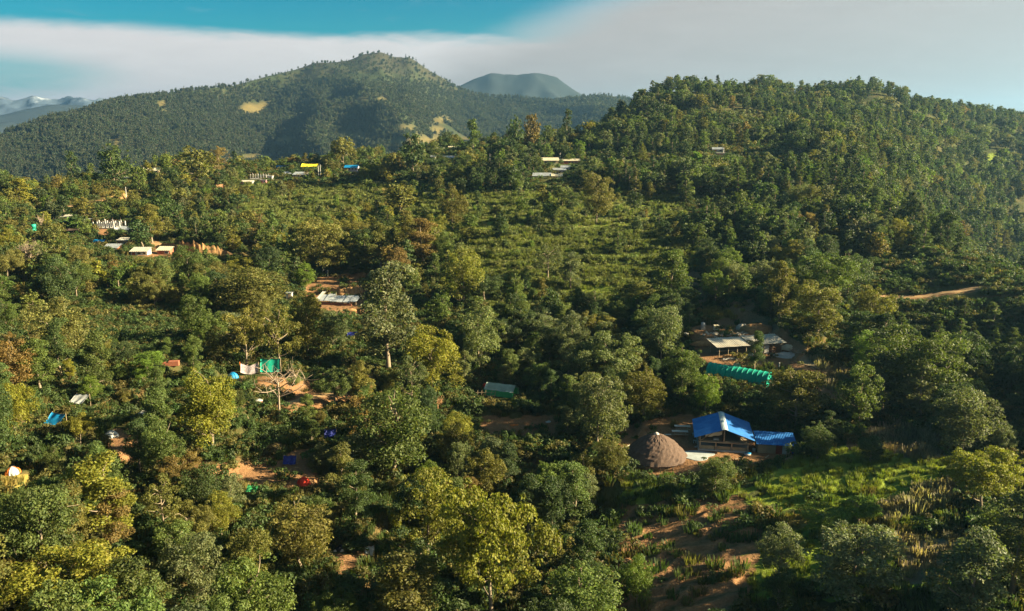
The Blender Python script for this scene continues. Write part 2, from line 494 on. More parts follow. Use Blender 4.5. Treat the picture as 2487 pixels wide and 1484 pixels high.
def mountain(name, table, rb, zb, na, nr, r_back, amp, nscale, seed, mat, az0=-48, az1=48, label=None, power=1.0, jag=0.0):
    a = np.linspace(math.radians(az0), math.radians(az1), na)
    ys, R = profile(table, a)
    zr = R * (HORIZON - ys) / FP * np.cos(a)          # ridge height over the camera
    t = np.linspace(0, 1.35, nr)
    TT, AA = np.meshgrid(t, a)
    RR = rb + (R[:, None] - rb) * TT
    RR = np.where(TT > 1, R[:, None] + (TT - 1) / 0.35 * r_back, RR)
    f = np.clip(TT, 0, 1) ** power
    Z = zb + (zr[:, None] - zb) * f
    Z = np.where(TT > 1, zr[:, None] - (TT - 1) / 0.35 * r_back * 0.55, Z)
    X, Y = RR * np.sin(AA), RR * np.cos(AA)
    shape = np.clip(np.minimum(TT, 1) * (1 - np.minimum(TT, 1)) * 4, 0, 1) ** 0.6
    Z = Z + (fbm(X / nscale + 0.3 * Y / nscale, Y / (nscale * 2.2), 5, seed, True) - 0.80) * amp * shape
    Z = Z + (fbm(X / (nscale * .3), Y / (nscale * .3), 3, seed + 5) - 0.5) * amp * 0.12
    if jag:
        Z = Z + (fbm(X / (nscale * 0.30), Y / (nscale * 0.30), 5, seed + 9, True) - 0.6) * jag * sstep(TT, 0.5, 1.0)
    Z = Z + ZC
    me = np_mesh(name, np.stack([X, Y, Z], -1), grid_quads(na, nr), smooth=True)
    o = link(name, me, None, mat, kind='structure')
    return o, (X, Y, Z, TT, AA)

MAIN = [(-700, 400, 1500), (-300, 372, 1600), (0, 325, 1750), (60, 309, 1780), (150, 283, 1850), (250, 258, 1950), (350, 240, 2050), (430, 226, 2120), (560, 211, 2250), (650, 196, 2350), (720, 180, 2430), (780, 164, 2500),
        (850, 157, 2560), (890, 144, 2600), (930, 139, 2620), (960, 149, 2640), (1000, 153, 2640), (1040, 179, 2640), (1090, 206, 2620), (1120, 223, 2600), (1200, 239, 2560), (1300, 244, 2520), (1400, 241, 2480), (1480, 236, 2450), (1560, 245, 2400), (1700, 300, 2300), (2600, 400, 2200), (3200, 420, 2200)]
FIELDS = [[(575, 262), (610, 250), (655, 252), (650, 270), (590, 275)], [(965, 314), (1000, 303), (1012, 303), (996, 320)], [(1048, 312), (1086, 309), (1082, 321), (1044, 321)], [(1045, 290), (1100, 288), (1090, 298), (1050, 298)], [(670, 335), (715, 333), (715, 350), (680, 350)],
          [(595, 378), (650, 374), (650, 388), (600, 388)], [(860, 232), (890, 234), (885, 246), (862, 246)], [(910, 240), (945, 240), (945, 247), (915, 247)], [(265, 335), (285, 335), (280, 365), (270, 365)], [(380, 248), (410, 246), (405, 262), (385, 262)], [(385, 270), (412, 270), (408, 276), (386, 276)],
          [(935, 340), (1040, 330), (1060, 350), (960, 352)], [(1050, 335), (1150, 335), (1120, 350), (1050, 350)], [(820, 325), (880, 322), (880, 330), (825, 332)]]
mm, N, p = new_mat('forested_mountain', 1.0, 0.05)
pos = N.n('ShaderNodeNewGeometry').outputs['Position']
m1, m2 = N.noise(pos, 0.006, 6, 0.6), N.noise(pos, 0.05, 5, 0.7)
col = N.mix(N.ramp(m1, [(0.38, 0.0), (0.62, 1.0)]), (0.034, 0.046, 0.022), (0.060, 0.056, 0.032))
col = N.mix(N.ramp(m2, [(0.45, 0.0), (0.6, 1.0)]), col, (0.035, 0.048, 0.02))
zsep = N.n('ShaderNodeSeparateXYZ')
N.L.new(pos, zsep.inputs[0])
col = N.mix(N.math('MULTIPLY', N.sstep(N.math('ADD', zsep.outputs[2], N.math('MULTIPLY', m1, 120.0)), 300.0, 400.0), 0.75), col, N.mix(m2, (0.030, 0.032, 0.020), (0.060, 0.051, 0.034)))
col = N.mix(N.n('ShaderNodeAttribute', attribute_name='field').outputs['Fac'], col, N.mix(m2, (0.10, 0.085, 0.038), (0.17, 0.135, 0.05)))
N.put(p.inputs['Base Color'], col)
mt, MG = mountain('mountain', MAIN, 900, -260, 420, 170, 500, 150, 380, 21, mm, power=0.80)
MXp, MYp, _ = project(*MG[:3])
jx, jy = (fbm(MG[0] / 30, MG[1] / 30, 3, 3) - 0.5) * 26, (fbm(MG[0] / 30, MG[1] / 30, 3, 8) - 0.5) * 12
fm = np.zeros(MXp.shape)
for poly in FIELDS:
    fm = np.maximum(fm, inpoly(MXp + jx, MYp + jy, poly))
M_BARE = fm
attr(mt.data, 'field', blur(fm))

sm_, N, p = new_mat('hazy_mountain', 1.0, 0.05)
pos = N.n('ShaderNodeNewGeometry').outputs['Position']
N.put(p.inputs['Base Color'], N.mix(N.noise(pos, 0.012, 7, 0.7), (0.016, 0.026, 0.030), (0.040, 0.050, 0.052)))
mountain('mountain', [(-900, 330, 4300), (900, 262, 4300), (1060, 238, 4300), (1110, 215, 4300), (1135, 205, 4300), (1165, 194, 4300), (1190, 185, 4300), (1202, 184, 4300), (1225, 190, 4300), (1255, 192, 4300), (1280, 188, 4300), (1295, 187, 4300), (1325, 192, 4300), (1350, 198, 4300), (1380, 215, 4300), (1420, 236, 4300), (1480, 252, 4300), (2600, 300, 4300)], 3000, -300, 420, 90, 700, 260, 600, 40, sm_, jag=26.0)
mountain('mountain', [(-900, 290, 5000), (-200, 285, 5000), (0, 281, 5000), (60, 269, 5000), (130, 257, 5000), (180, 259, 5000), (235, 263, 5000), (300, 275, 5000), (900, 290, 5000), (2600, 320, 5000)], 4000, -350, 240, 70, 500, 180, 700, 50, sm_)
sn, N, p = new_mat('snowy_peaks', 0.8, 0.2)
g_ = N.n('ShaderNodeNewGeometry')
sepn = N.n('ShaderNodeSeparateXYZ')
N.L.new(g_.outputs['Position'], sepn.inputs[0])
zz_ = N.math('ADD', sepn.outputs[2], N.math('MULTIPLY', N.noise(g_.outputs['Position'], 0.008, 7, 0.7), 260.0))
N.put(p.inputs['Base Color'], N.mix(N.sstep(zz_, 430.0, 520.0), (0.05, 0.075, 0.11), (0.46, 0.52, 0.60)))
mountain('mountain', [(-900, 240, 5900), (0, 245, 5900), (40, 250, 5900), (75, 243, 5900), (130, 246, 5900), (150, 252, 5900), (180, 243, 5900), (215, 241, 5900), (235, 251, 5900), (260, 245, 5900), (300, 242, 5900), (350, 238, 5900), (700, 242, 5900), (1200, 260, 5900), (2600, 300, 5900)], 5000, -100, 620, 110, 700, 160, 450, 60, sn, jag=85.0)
# ------------------------------------------------------------------ foliage materials
def leaf_mat(name, source):
    m = bpy.data.materials.new(name)
    m.use_nodes = True
    t = m.node_tree
    t.nodes.clear()
    n = NT(t)
    out = n.n('ShaderNodeOutputMaterial')
    if source == 'object':
        base = n.n('ShaderNodeObjectInfo').outputs['Color']
    else:
        base = n.n('ShaderNodeAttribute', attribute_name='col', attribute_type='INSTANCER').outputs['Color']
    tint = n.n('ShaderNodeAttribute', attribute_name='tint').outputs['Color']
    c = n.mix(1.0, base, tint, 'MULTIPLY')
    d = n.n('ShaderNodeBsdfPrincipled')
    n.put(d.inputs['Base Color'], c)
    d.inputs['Roughness'].default_value = 0.55
    d.inputs['Specular IOR Level'].default_value = 0.25
    tr = n.n('ShaderNodeBsdfTranslucent')
    n.put(tr.inputs['Color'], n.mix(1.0, c, (1.25, 1.35, 0.55), 'MULTIPLY'))
    mx = n.n('ShaderNodeMixShader')
    mx.inputs[0].default_value = 0.38
    n.L.new(d.outputs[0], mx.inputs[1])
    n.L.new(tr.outputs[0], mx.inputs[2])
    n.L.new(mx.outputs[0], out.inputs['Surface'])
    return m
LEAF_OBJ, LEAF_INST = leaf_mat('leaves', 'object'), leaf_mat('massed_leaves', 'instancer')
BARK, N, p = new_mat('bark', 0.95, 0.1)
N.put(p.inputs['Base Color'], N.mix(N.noise(N.n('ShaderNodeTexCoord').outputs['Object'], 3.0, 4), (0.13, 0.10, 0.07), (0.27, 0.22, 0.16)))

def tube(P, R, sides=5):
    P, R = np.asarray(P, float), np.asarray(R, float)
    n = len(P)
    T = np.gradient(P, axis=0)
    T /= np.linalg.norm(T, axis=1)[:, None] + 1e-9
    ref = np.where(abs(T[:, 2:3]) > 0.9, np.array([[1.0, 0, 0]]), np.array([[0, 0, 1.0]]))
    U = np.cross(T, ref)
    U /= np.linalg.norm(U, axis=1)[:, None] + 1e-9
    Vv = np.cross(T, U)
    a = np.arange(sides) / sides * 2 * math.pi
    V = P[:, None] + R[:, None, None] * (np.cos(a)[None, :, None] * U[:, None] + np.sin(a)[None, :, None] * Vv[:, None])
    q = []
    for i in range(n - 1):
        for j in range(sides):
            q.append((i * sides + j, i * sides + (j + 1) % sides, (i + 1) * sides + (j + 1) % sides, (i + 1) * sides + j))
    return V.reshape(-1, 3), q

def join(parts):
    V, Q, n = [], [], 0
    for v, q in parts:
        V.append(v)
        Q += [tuple(i + n for i in f) for f in q]
        n += len(v)
    return np.concatenate(V), Q

def bend(a, b, n=5, sag=0.12, r=None):
    a, b = np.asarray(a, float), np.asarray(b, float)
    t = np.linspace(0, 1, n)[:, None]
    L = np.linalg.norm(b - a)
    w = r.normal(0, sag * L, 3) if r is not None else np.zeros(3)
    return a + (b - a) * t + np.sin(t * math.pi) * w

def leaves(C, rad, n, size, r, squash=0.72, up=0.55, aspect=0.55, shell=0.4):
    """leaf-sized faces spread over many small clumps: C centres, rad radii"""
    w = rad ** 2
    which = r.choice(len(C), n, p=w / w.sum())
    d = r.normal(size=(n, 3))
    d /= np.linalg.norm(d, axis=1)[:, None]
    low = (d[:, 2] < -0.25) & (r.random(n) < 0.6)
    d[low, 2] *= -1
    rr = shell + (1.08 - shell) * r.random(n) ** 0.6
    pos = C[which] + d * (rad[which] * rr)[:, None] * np.array([1, 1, squash])
    nrm = d * 0.55 + np.array([0, 0, up]) + r.normal(size=(n, 3)) * 0.5
    nrm /= np.linalg.norm(nrm, axis=1)[:, None]
    t = np.cross(nrm, r.normal(size=(n, 3)))
    t /= np.linalg.norm(t, axis=1)[:, None] + 1e-9
    b = np.cross(nrm, t)
    s = size * (0.65 + 0.7 * r.random(n))[:, None]
    V = np.stack([pos - t * s * 0.5, pos + b * s * 0.5 * aspect + nrm * s * 0.08, pos + t * s * 0.5, pos - b * s * 0.5 * aspect + nrm * s * 0.08], 1)
    clump = r.uniform(0.78, 1.22, len(C))[which] * r.uniform(0.72, 1.28, n)
    hue = r.normal(0, 0.06, n)
    tint = np.stack([clump * (1 + hue), clump, clump * (1 - hue), np.ones(n)], 1)
    return V.reshape(-1, 3), np.arange(n * 4).reshape(-1, 4), np.repeat(tint, 4, 0)

def crown_mesh(name, C, rad, n, size, r, **kw):
    V, Q, tint = leaves(C, rad, n, size, r, **kw)
    me = np_mesh(name, V, Q)
    attr(me, 'tint', tint, 'FLOAT_COLOR')
    return me

def clumps(kind, r):
    """centres and radii of the leaf clumps, and where the limbs leave the trunk; a tree of about 10 m"""
    C, R = [], []
    if kind in ('round', 'airy', 'wide'):
        cz, rx, rz, k, rc = {'round': (5.5, 3.6, 4.3, 52, 1.05), 'airy': (6.3, 3.8, 3.6, 34, 0.85), 'wide': (6.4, 5.0, 2.7, 60, 1.1)}[kind]
        lobes = r.normal(size=(5, 3))
        lobes /= np.linalg.norm(lobes, axis=1)[:, None]
        amp = r.uniform(-0.22, 0.30, 5)
        tries = 0
        while len(C) < k and tries < 4000:
            tries += 1
            d = r.normal(size=3)
            d /= np.linalg.norm(d)
            f = r.random() ** 0.38
            e = 1 + sum(a * max(0, float(d @ l)) ** 2 for a, l in zip(amp, lobes))
            p = np.array([0, 0, cz]) + d * f * e * np.array([rx, rx, rz])
            if p[2] < cz - rz * 0.88 or any(np.linalg.norm(p - c) < rc * 0.95 for c in C):
                continue
            C.append(p)
            R.append(rc * r.uniform(0.55, 1.32))
        for _ in range(14):                        # sprays that stick out of the outline
            d = r.normal(size=3)
            d /= np.linalg.norm(d)
            d[2] = abs(d[2]) * (1 if r.random() < 0.75 else -0.6)
            e = 1.06 + 0.16 * r.random() + sum(a * max(0, float(d @ l)) ** 2 for a, l in zip(amp, lobes))
            C.append(np.array([0, 0, cz]) + d * e * np.array([rx, rx, rz]))
            R.append(rc * r.uniform(0.3, 0.5))
        tr = ({'round': 1.6}.get(kind, 2.6), cz + rz * 0.4)
    elif kind == 'tall':
        for i in range(40):
            z = 2.6 + 9.2 * (i + r.random()) / 40
            env = 2.3 * math.sin(min(1, (z - 1.6) / 10.6) ** 0.8 * math.pi) ** 0.6 + 0.25
            a, f = r.random() * 6.283, r.random() ** 0.6
            C.append(np.array([math.cos(a) * env * f + 0.5 * math.sin(z * 0.7), math.sin(a) * env * f, z]))
            R.append(r.uniform(0.65, 1.15))
        tr = (3.0, 10.5)
    elif kind == 'pine':
        for i in range(64):
            t = (i + r.random()) / 64
            z = 1.8 + 9.6 * t
            env = 2.7 * (1 - t) ** 0.8 + 0.2
            a, f = r.random() * 6.283, r.uniform(0.35, 1.0)
            C.append(np.array([math.cos(a) * env * f, math.sin(a) * env * f, z - 0.25 * env * f]))
            R.append(r.uniform(0.45, 0.85) * (1.1 - 0.5 * t))
        tr = (2.0, 11.0)
    elif kind == 'shrub':
        for i in range(22):
            d = r.normal(size=3)
            d /= np.linalg.norm(d)
            f = r.random() ** 0.4
            C.append(np.array([d[0] * 1.35 * f, d[1] * 1.35 * f, 1.25 + d[2] * 1.0 * f]))
            R.append(r.uniform(0.4, 0.72))
        tr = (0.3, 1.4)
    return np.array(C), np.array(R), tr

def trunk_parts(kind, C, R, tr, r, nl=12, thick=0.24):
    z0, z1 = tr
    lean = r.normal(0, 0.25, 2)
    P = np.array([[0, 0, -0.6], [0, 0, 0], [lean[0] * 0.3, lean[1] * 0.3, z0 * 0.6], [lean[0] * 0.7, lean[1] * 0.7, z0], [lean[0], lean[1], (z0 + z1) / 2], [lean[0] * 1.2, lean[1] * 1.2, z1]])
    parts = [tube(P, [thick * 1.35, thick * 1.15, thick * 0.9, thick * 0.78, thick * 0.5, thick * 0.16], 6)]
    for i in r.choice(len(C), min(nl, len(C)), replace=False):
        zs = np.clip(C[i][2] - r.uniform(1.0, 2.6), z0 * 0.75, z1 * 0.95)
        s = np.array([np.interp(zs, P[:, 2], P[:, 0]), np.interp(zs, P[:, 2], P[:, 1]), zs])
        B = bend(s, C[i], 5, 0.10, r)
        parts.append(tube(B, np.linspace(thick * 0.42, thick * 0.10, 5), 4))
    return parts

def make_tree(kind, seed, n, size):
    r = np.random.default_rng(seed)
    C, R, tr = clumps(kind, r)
    kw = dict(squash=0.72, up=0.22, aspect=0.6)
    if kind == 'pine':
        kw = dict(squash=0.5, up=0.2, aspect=0.28)
    if kind == 'wide':
        kw = dict(squash=0.55, up=0.35, aspect=0.6)
    cm = crown_mesh('crown', C, R, n, size, r, **kw)
    tv, tq = join(trunk_parts(kind, C, R, tr, r, 14 if kind == 'airy' else 10, 0.09 if kind == 'shrub' else 0.22))
    tm = np_mesh('trunk', tv, tq, smooth=True)
    tm.materials.append(BARK)
    cm.materials.append(LEAF_OBJ)
    zmax = float((C[:, 2] + R * 0.8).max())
    wid = float(2 * np.percentile(np.hypot(C[:, 0], C[:, 1]) + R * 0.8, 92))
    return tm, cm, zmax, wid

# near trees in full detail, and lighter sets for the distance
LIB = {}
for kind, nv, n, size in (('round', 9, 10000, 0.29), ('tall', 6, 8000, 0.28), ('wide', 3, 14000, 0.29), ('airy', 2, 4200, 0.30), ('pine', 3, 9000, 0.38), ('shrub', 4, 2000, 0.23)):
    LIB[kind] = [make_tree(kind, 100 + 13 * i + len(kind) * 71, n, size) for i in range(nv)]
MID = {}
for kind, nv, n, size in (('round', 7, 1500, 0.72), ('tall', 5, 1200, 0.68), ('wide', 2, 1700, 0.75), ('pine', 2, 1500, 0.8), ('shrub', 3, 330, 0.5)):
    MID[kind] = [make_tree(kind, 500 + 13 * i + len(kind) * 71, n, size) for i in range(nv)]
FAR = {}
for kind, nv, n, size in (('round', 3, 130, 2.3), ('pine', 2, 120, 2.2)):
    FAR[kind] = [make_tree(kind, 900 + 13 * i + len(kind) * 71, n, size) for i in range(nv)]

PAL = {'d': (0.050, 0.076, 0.024), 'g': (0.086, 0.118, 0.027), 'o': (0.130, 0.126, 0.029), 'y': (0.156, 0.152, 0.020), 'a': (0.165, 0.118, 0.034), 'b': (0.108, 0.160, 0.022), 's': (0.116, 0.134, 0.054), 'p': (0.20, 0.10, 0.085)}
CNAME = {'d': 'dark green', 'g': 'green', 'o': 'olive green', 'y': 'yellow-green', 'a': 'amber-brown', 'b': 'bright green', 's': 'silvery green', 'p': 'pinkish'}
SHAPE = {'round': 'round-crowned', 'tall': 'slender', 'wide': 'spreading', 'airy': 'thin-leaved', 'pine': 'feathery', 'shrub': 'leafy'}

# ------------------------------------------------------------------ trees singled out in the photograph: x, top, foot, width (pixels), shape, colour, label
TREES = [
 (180, 1362, 1530, 265, 'wide', 'y', 'broad yellow-green tree filling the bottom left corner'),
 (1195, 1232, 1530, 265, 'wide', 'y', 'huge spreading golden-green tree at the bottom, the largest of all'),
 (1425, 1385, 1540, 180, 'round', 'g', 'wide green tree at the bottom edge beside the huge golden-green one'),
 (1545, 1365, 1475, 80, 'round', 'b', 'bright green leafy tree at the bottom beside the red soil terraces'),
 (735, 1222, 1390, 155, 'round', 'o', 'olive round tree above the black and white bundle of bags'),
 (400, 1168, 1290, 95, 'airy', 'o', 'olive tree with bare lower limbs downhill of the bare soil strip'),
 (538, 1200, 1300, 85, 'round', 'y', 'yellow-green tree with drooping leaf sprays downhill of the green tarpaulin'),
 (565, 1158, 1240, 62, 'tall', 's', 'small silvery tree standing right behind the drooping yellow-green one'),
 (110, 1205, 1385, 150, 'round', 'g', 'full green tree below the orange and yellow dome tent'),
 (18, 1225, 1340, 80, 'tall', 'g', 'slender green tree with pale trunk at the left edge'),
 (185, 1195, 1365, 85, 'tall', 'o', 'tall olive tree between two green ones, lower left'),
 (255, 1120, 1265, 115, 'round', 'g', 'dense green tree downhill of the white dome tent'),
 (515, 900, 1095, 165, 'round', 'y', 'glowing yellow-green tree beside the teal tarpaulin camp'),
 (380, 955, 1115, 80, 'tall', 'g', 'tall green tree between white dome tent and glowing yellow-green tree'),
 (950, 938, 1160, 205, 'round', 'g', 'big clumpy green tree with rust-tinted top in the centre'),
 (895, 945, 1090, 110, 'round', 'a', 'rust-tinted tree crowded against the big clumpy central one'),
 (880, 1050, 1170, 112, 'round', 's', 'silvery green tree leaning on the big clumpy central one'),
 (1112, 1003, 1085, 88, 'round', 'y', 'small ball-shaped yellow tree in the shaded middle'),
 (1115, 1072, 1175, 72, 'round', 's', 'silvery tree just below the ball-shaped yellow one'),
 (1140, 1160, 1240, 72, 'round', 'a', 'amber-tinted small tree above the huge golden-green one'),
 (945, 640, 905, 160, 'tall', 's', 'very tall silvery green tree beside the tin strip clearing'),
 (1050, 790, 955, 160, 'round', 'y', 'yellow-green tree below the very tall silvery one'),
 (1000, 860, 985, 90, 'airy', 's', 'pale tree on several thin trunks above the big central one'),
 (1165, 728, 900, 125, 'round', 's', 'large pale green tree beside the short dirt path'),
 (1030, 528, 648, 92, 'tall', 'a', 'tall amber tree glowing above the centre'),
 (968, 598, 690, 62, 'round', 'a', 'low rusty tree at the foot of the tall amber one'),
 (1125, 598, 745, 112, 'round', 'y', 'yellow-topped tree on the edge of the terraced gardens'),
 (1178, 655, 740, 95, 'wide', 'd', 'dark wide-leaved tree beside the yellow-topped one'),
 (925, 538, 660, 72, 'tall', 'o', 'upright olive tree beside the tall amber one'),
 (790, 528, 665, 130, 'round', 'o', 'broad olive tree behind the black water tank'),
 (742, 635, 705, 52, 'round', 'b', 'fresh green tree next to the black water tank'),
 (610, 648, 780, 175, 'round', 'o', 'very wide olive tree left of the tin strip'),
 (655, 598, 695, 80, 'round', 'd', 'dark tree uphill of the very wide olive one'),
 (600, 755, 905, 130, 'airy', 'o', 'open-branched olive tree above the patterned cloth'),
 (680, 745, 900, 120, 'airy', 'o', 'thin-leaved tree with grey stems above the teal tarpaulin'),
 (748, 712, 860, 100, 'round', 'o', 'olive tree hiding one end of the tin strip'),
 (810, 748, 850, 72, 'round', 's', 'silvery tree downhill of the tin strip'),
 (475, 718, 840, 85, 'round', 'g', 'green tree standing in deep shade on the left slope'),
 (155, 630, 760, 95, 'round', 'd', 'dark green tree below the brown leafless bush'),
 (150, 740, 880, 135, 'round', 'o', 'large olive tree on the left slope above the tents'),
 (28, 830, 965, 95, 'round', 'a', 'amber-edged tree at the left edge, mid height'),
 (100, 835, 955, 72, 'tall', 'g', 'slim green tree beside the amber-edged one'),
 (235, 818, 960, 70, 'tall', 'g', 'narrow green tree with light tips uphill of the grey tarpaulin'),
 (225, 915, 975, 50, 'round', 'b', 'small bright green tree hanging over the grey tarpaulin'),
 (378, 678, 745, 48, 'tall', 'a', 'brown narrow tree in the dark left slope'),
 (460, 598, 690, 82, 'round', 'g', 'green tree in front of the orange earth cliff'),
 (1330, 590, 685, 82, 'airy', 's', 'grey-green pollarded tree in the terraced gardens'),
 (1385, 610, 710, 62, 'tall', 's', 'drooping grey-green tree in the terraced gardens'),
 (1448, 418, 545, 88, 'round', 'o', 'tall-trunked tree standing alone above the terraced gardens'),
 (1625, 605, 770, 95, 'tall', 'g', 'tall green tree beside the orange bank'),
 (1605, 740, 905, 125, 'round', 's', 'pale rounded tree left of the long open shed'),
 (1475, 778, 905, 82, 'tall', 's', 'pale narrow tree in the middle row below the gardens'),
 (1390, 758, 890, 95, 'round', 's', 'pale rounded tree in the middle row below the gardens'),
 (1328, 752, 850, 95, 'round', 's', 'pale tree at the end of the short dirt path'),
 (1450, 905, 1090, 145, 'round', 's', 'big silvery tree right beside the thatched round hut'),
 (1562, 888, 1020, 112, 'round', 'o', 'olive tree behind the thatched round hut'),
 (1375, 985, 1065, 55, 'tall', 's', 'slim silvery tree in the shaded yard'),
 (1735, 1112, 1195, 92, 'round', 'g', 'round bright-sided tree in front of the blue roofed pavilion'),
 (1660, 835, 970, 95, 'round', 'g', 'green tree at the end of the net tunnel'),
 (1712, 910, 1005, 68, 'round', 'b', 'fresh green tree touching the net tunnel'),
 (1738, 658, 745, 82, 'wide', 'b', 'bright flat-topped tree on the orange bank'),
 (1832, 806, 900, 46, 'tall', 'd', 'dark upright tree in front of the long open shed'),
 (1930, 892, 1035, 150, 'round', 'o', 'wide olive tree between net tunnel and blue shed'),
 (1985, 1030, 1115, 72, 'round', 'g', 'green bushy tree beside the blue roofed shed'),
 (2112, 1066, 1125, 60, 'round', 'd', 'small dark tree on the dry grass edge'),
 (2058, 612, 730, 95, 'round', 'd', 'dark tree with straight trunks above the right-hand road'),
 (2382, 1105, 1250, 155, 'wide', 'y', 'spreading golden tree at the right beside bright green crops'),
 (2065, 1305, 1455, 195, 'round', 's', 'big silvery tree at the bottom right'),
 (1890, 1285, 1410, 112, 'round', 's', 'silvery tree beside the red soil terraces'),
 (2425, 1248, 1385, 125, 'round', 'g', 'green tree at the right edge below the golden one'),
 (2000, 1238, 1300, 130, 'wide', 'b', 'low bright green hedge-like tree on the crop terraces'),
 (2085, 1218, 1272, 95, 'wide', 'b', 'small bright green tree beside the hedge-like one'),
 (2235, 895, 1020, 85, 'tall', 's', 'tall silvery tree on the dark right slope'),
 (2335, 958, 1105, 130, 'round', 's', 'wide silvery tree on the dark right slope'),
 (1890, 638, 790, 72, 'tall', 'o', 'tall olive tree uphill of the dirt mound'),
 (1985, 688, 822, 120, 'round', 'o', 'large olive tree uphill and right of the long open shed'),
 (2110, 700, 830, 105, 'round', 'o', 'olive tree just below the right-hand road'),
 (2075, 765, 890, 85, 'tall', 'd', 'dark tree right of the long open shed'),
 (2105, 810, 930, 80, 'round', 'b', 'lighter green tree right of the long open shed'),
 (2270, 850, 960, 90, 'round', 'd', 'dark rounded tree in the right hollow'),
 (2200, 870, 975, 80, 'round', 'd', 'second dark rounded tree in the right hollow'),
 (285, 358, 455, 68, 'round', 'd', 'big dark tree standing on the left ridge'),
 (180, 375, 450, 28, 'tall', 'd', 'narrow dark tree sticking up from the left ridge'),
 (480, 360, 450, 90, 'round', 'o', 'large crown on the left ridge between the houses'),
 (535, 358, 440, 50, 'airy', 'a', 'greyish leafless-looking tree on the left ridge'),
 (835, 333, 410, 62, 'wide', 'o', 'flat-topped tree group on the ridge behind the yellow tarpaulin'),
 (1005, 325, 425, 60, 'round', 'd', 'dark tree on the central ridge'),
 (1150, 290, 370, 36, 'tall', 'g', 'tall ridge tree left of the twin crowns'),
 (1250, 280, 380, 45, 'round', 'd', 'one of the twin crowns on the central ridge'),
 (1290, 277, 380, 45, 'round', 'a', 'browner of the twin crowns on the central ridge'),
 (1378, 265, 345, 28, 'tall', 'd', 'narrow dark tree on the skyline before the forest hill'),
 (340, 400, 470, 40, 'round', 'g', 'green tree beside the cream house on the left ridge'),
 (370, 500, 590, 55, 'tall', 'o', 'tree at the roadside bend of the left village'),
 (1100, 450, 560, 85, 'round', 'o', 'rounded olive tree at the top of the terraced gardens'),
 (975, 440, 520, 75, 'round', 'o', 'olive tree above the amber one'),
 (400, 470, 560, 60, 'round', 'd', 'dark tree uphill of the left village road'),
]
VIEWS = []      # pixel boxes kept free of taller growth: x0, y0, x1, y1 and distance of what is seen there

SPOTS = []      # every tree: x, y, z, height, width, kind, colour, label or None
for (x, yt, yb, w, kind, c, lab) in TREES:
    p = ground(x, min(yb, 1478)) if yb <= 1478 else None
    if p is None:                                   # the foot lies below the picture's lower edge
        d = ray(x, 1478)
        q0 = ground(x, 1478)
        extra = (yb - 1478) / 12.0
        rr = math.hypot(q0.x, q0.y) - extra
        p = Vector((d[0] * rr, d[1] * rr, float(hgt(d[0] * rr, d[1] * rr))))
    dist = (p - Vector((0, 0, ZC))).length
    H = (yb - yt) * dist / FP / max(0.80, math.cos(math.asin((ZC - p.z) / dist)))
    SPOTS.append((p.x, p.y, p.z, H * 0.97, w * dist / FP, kind, c, lab))
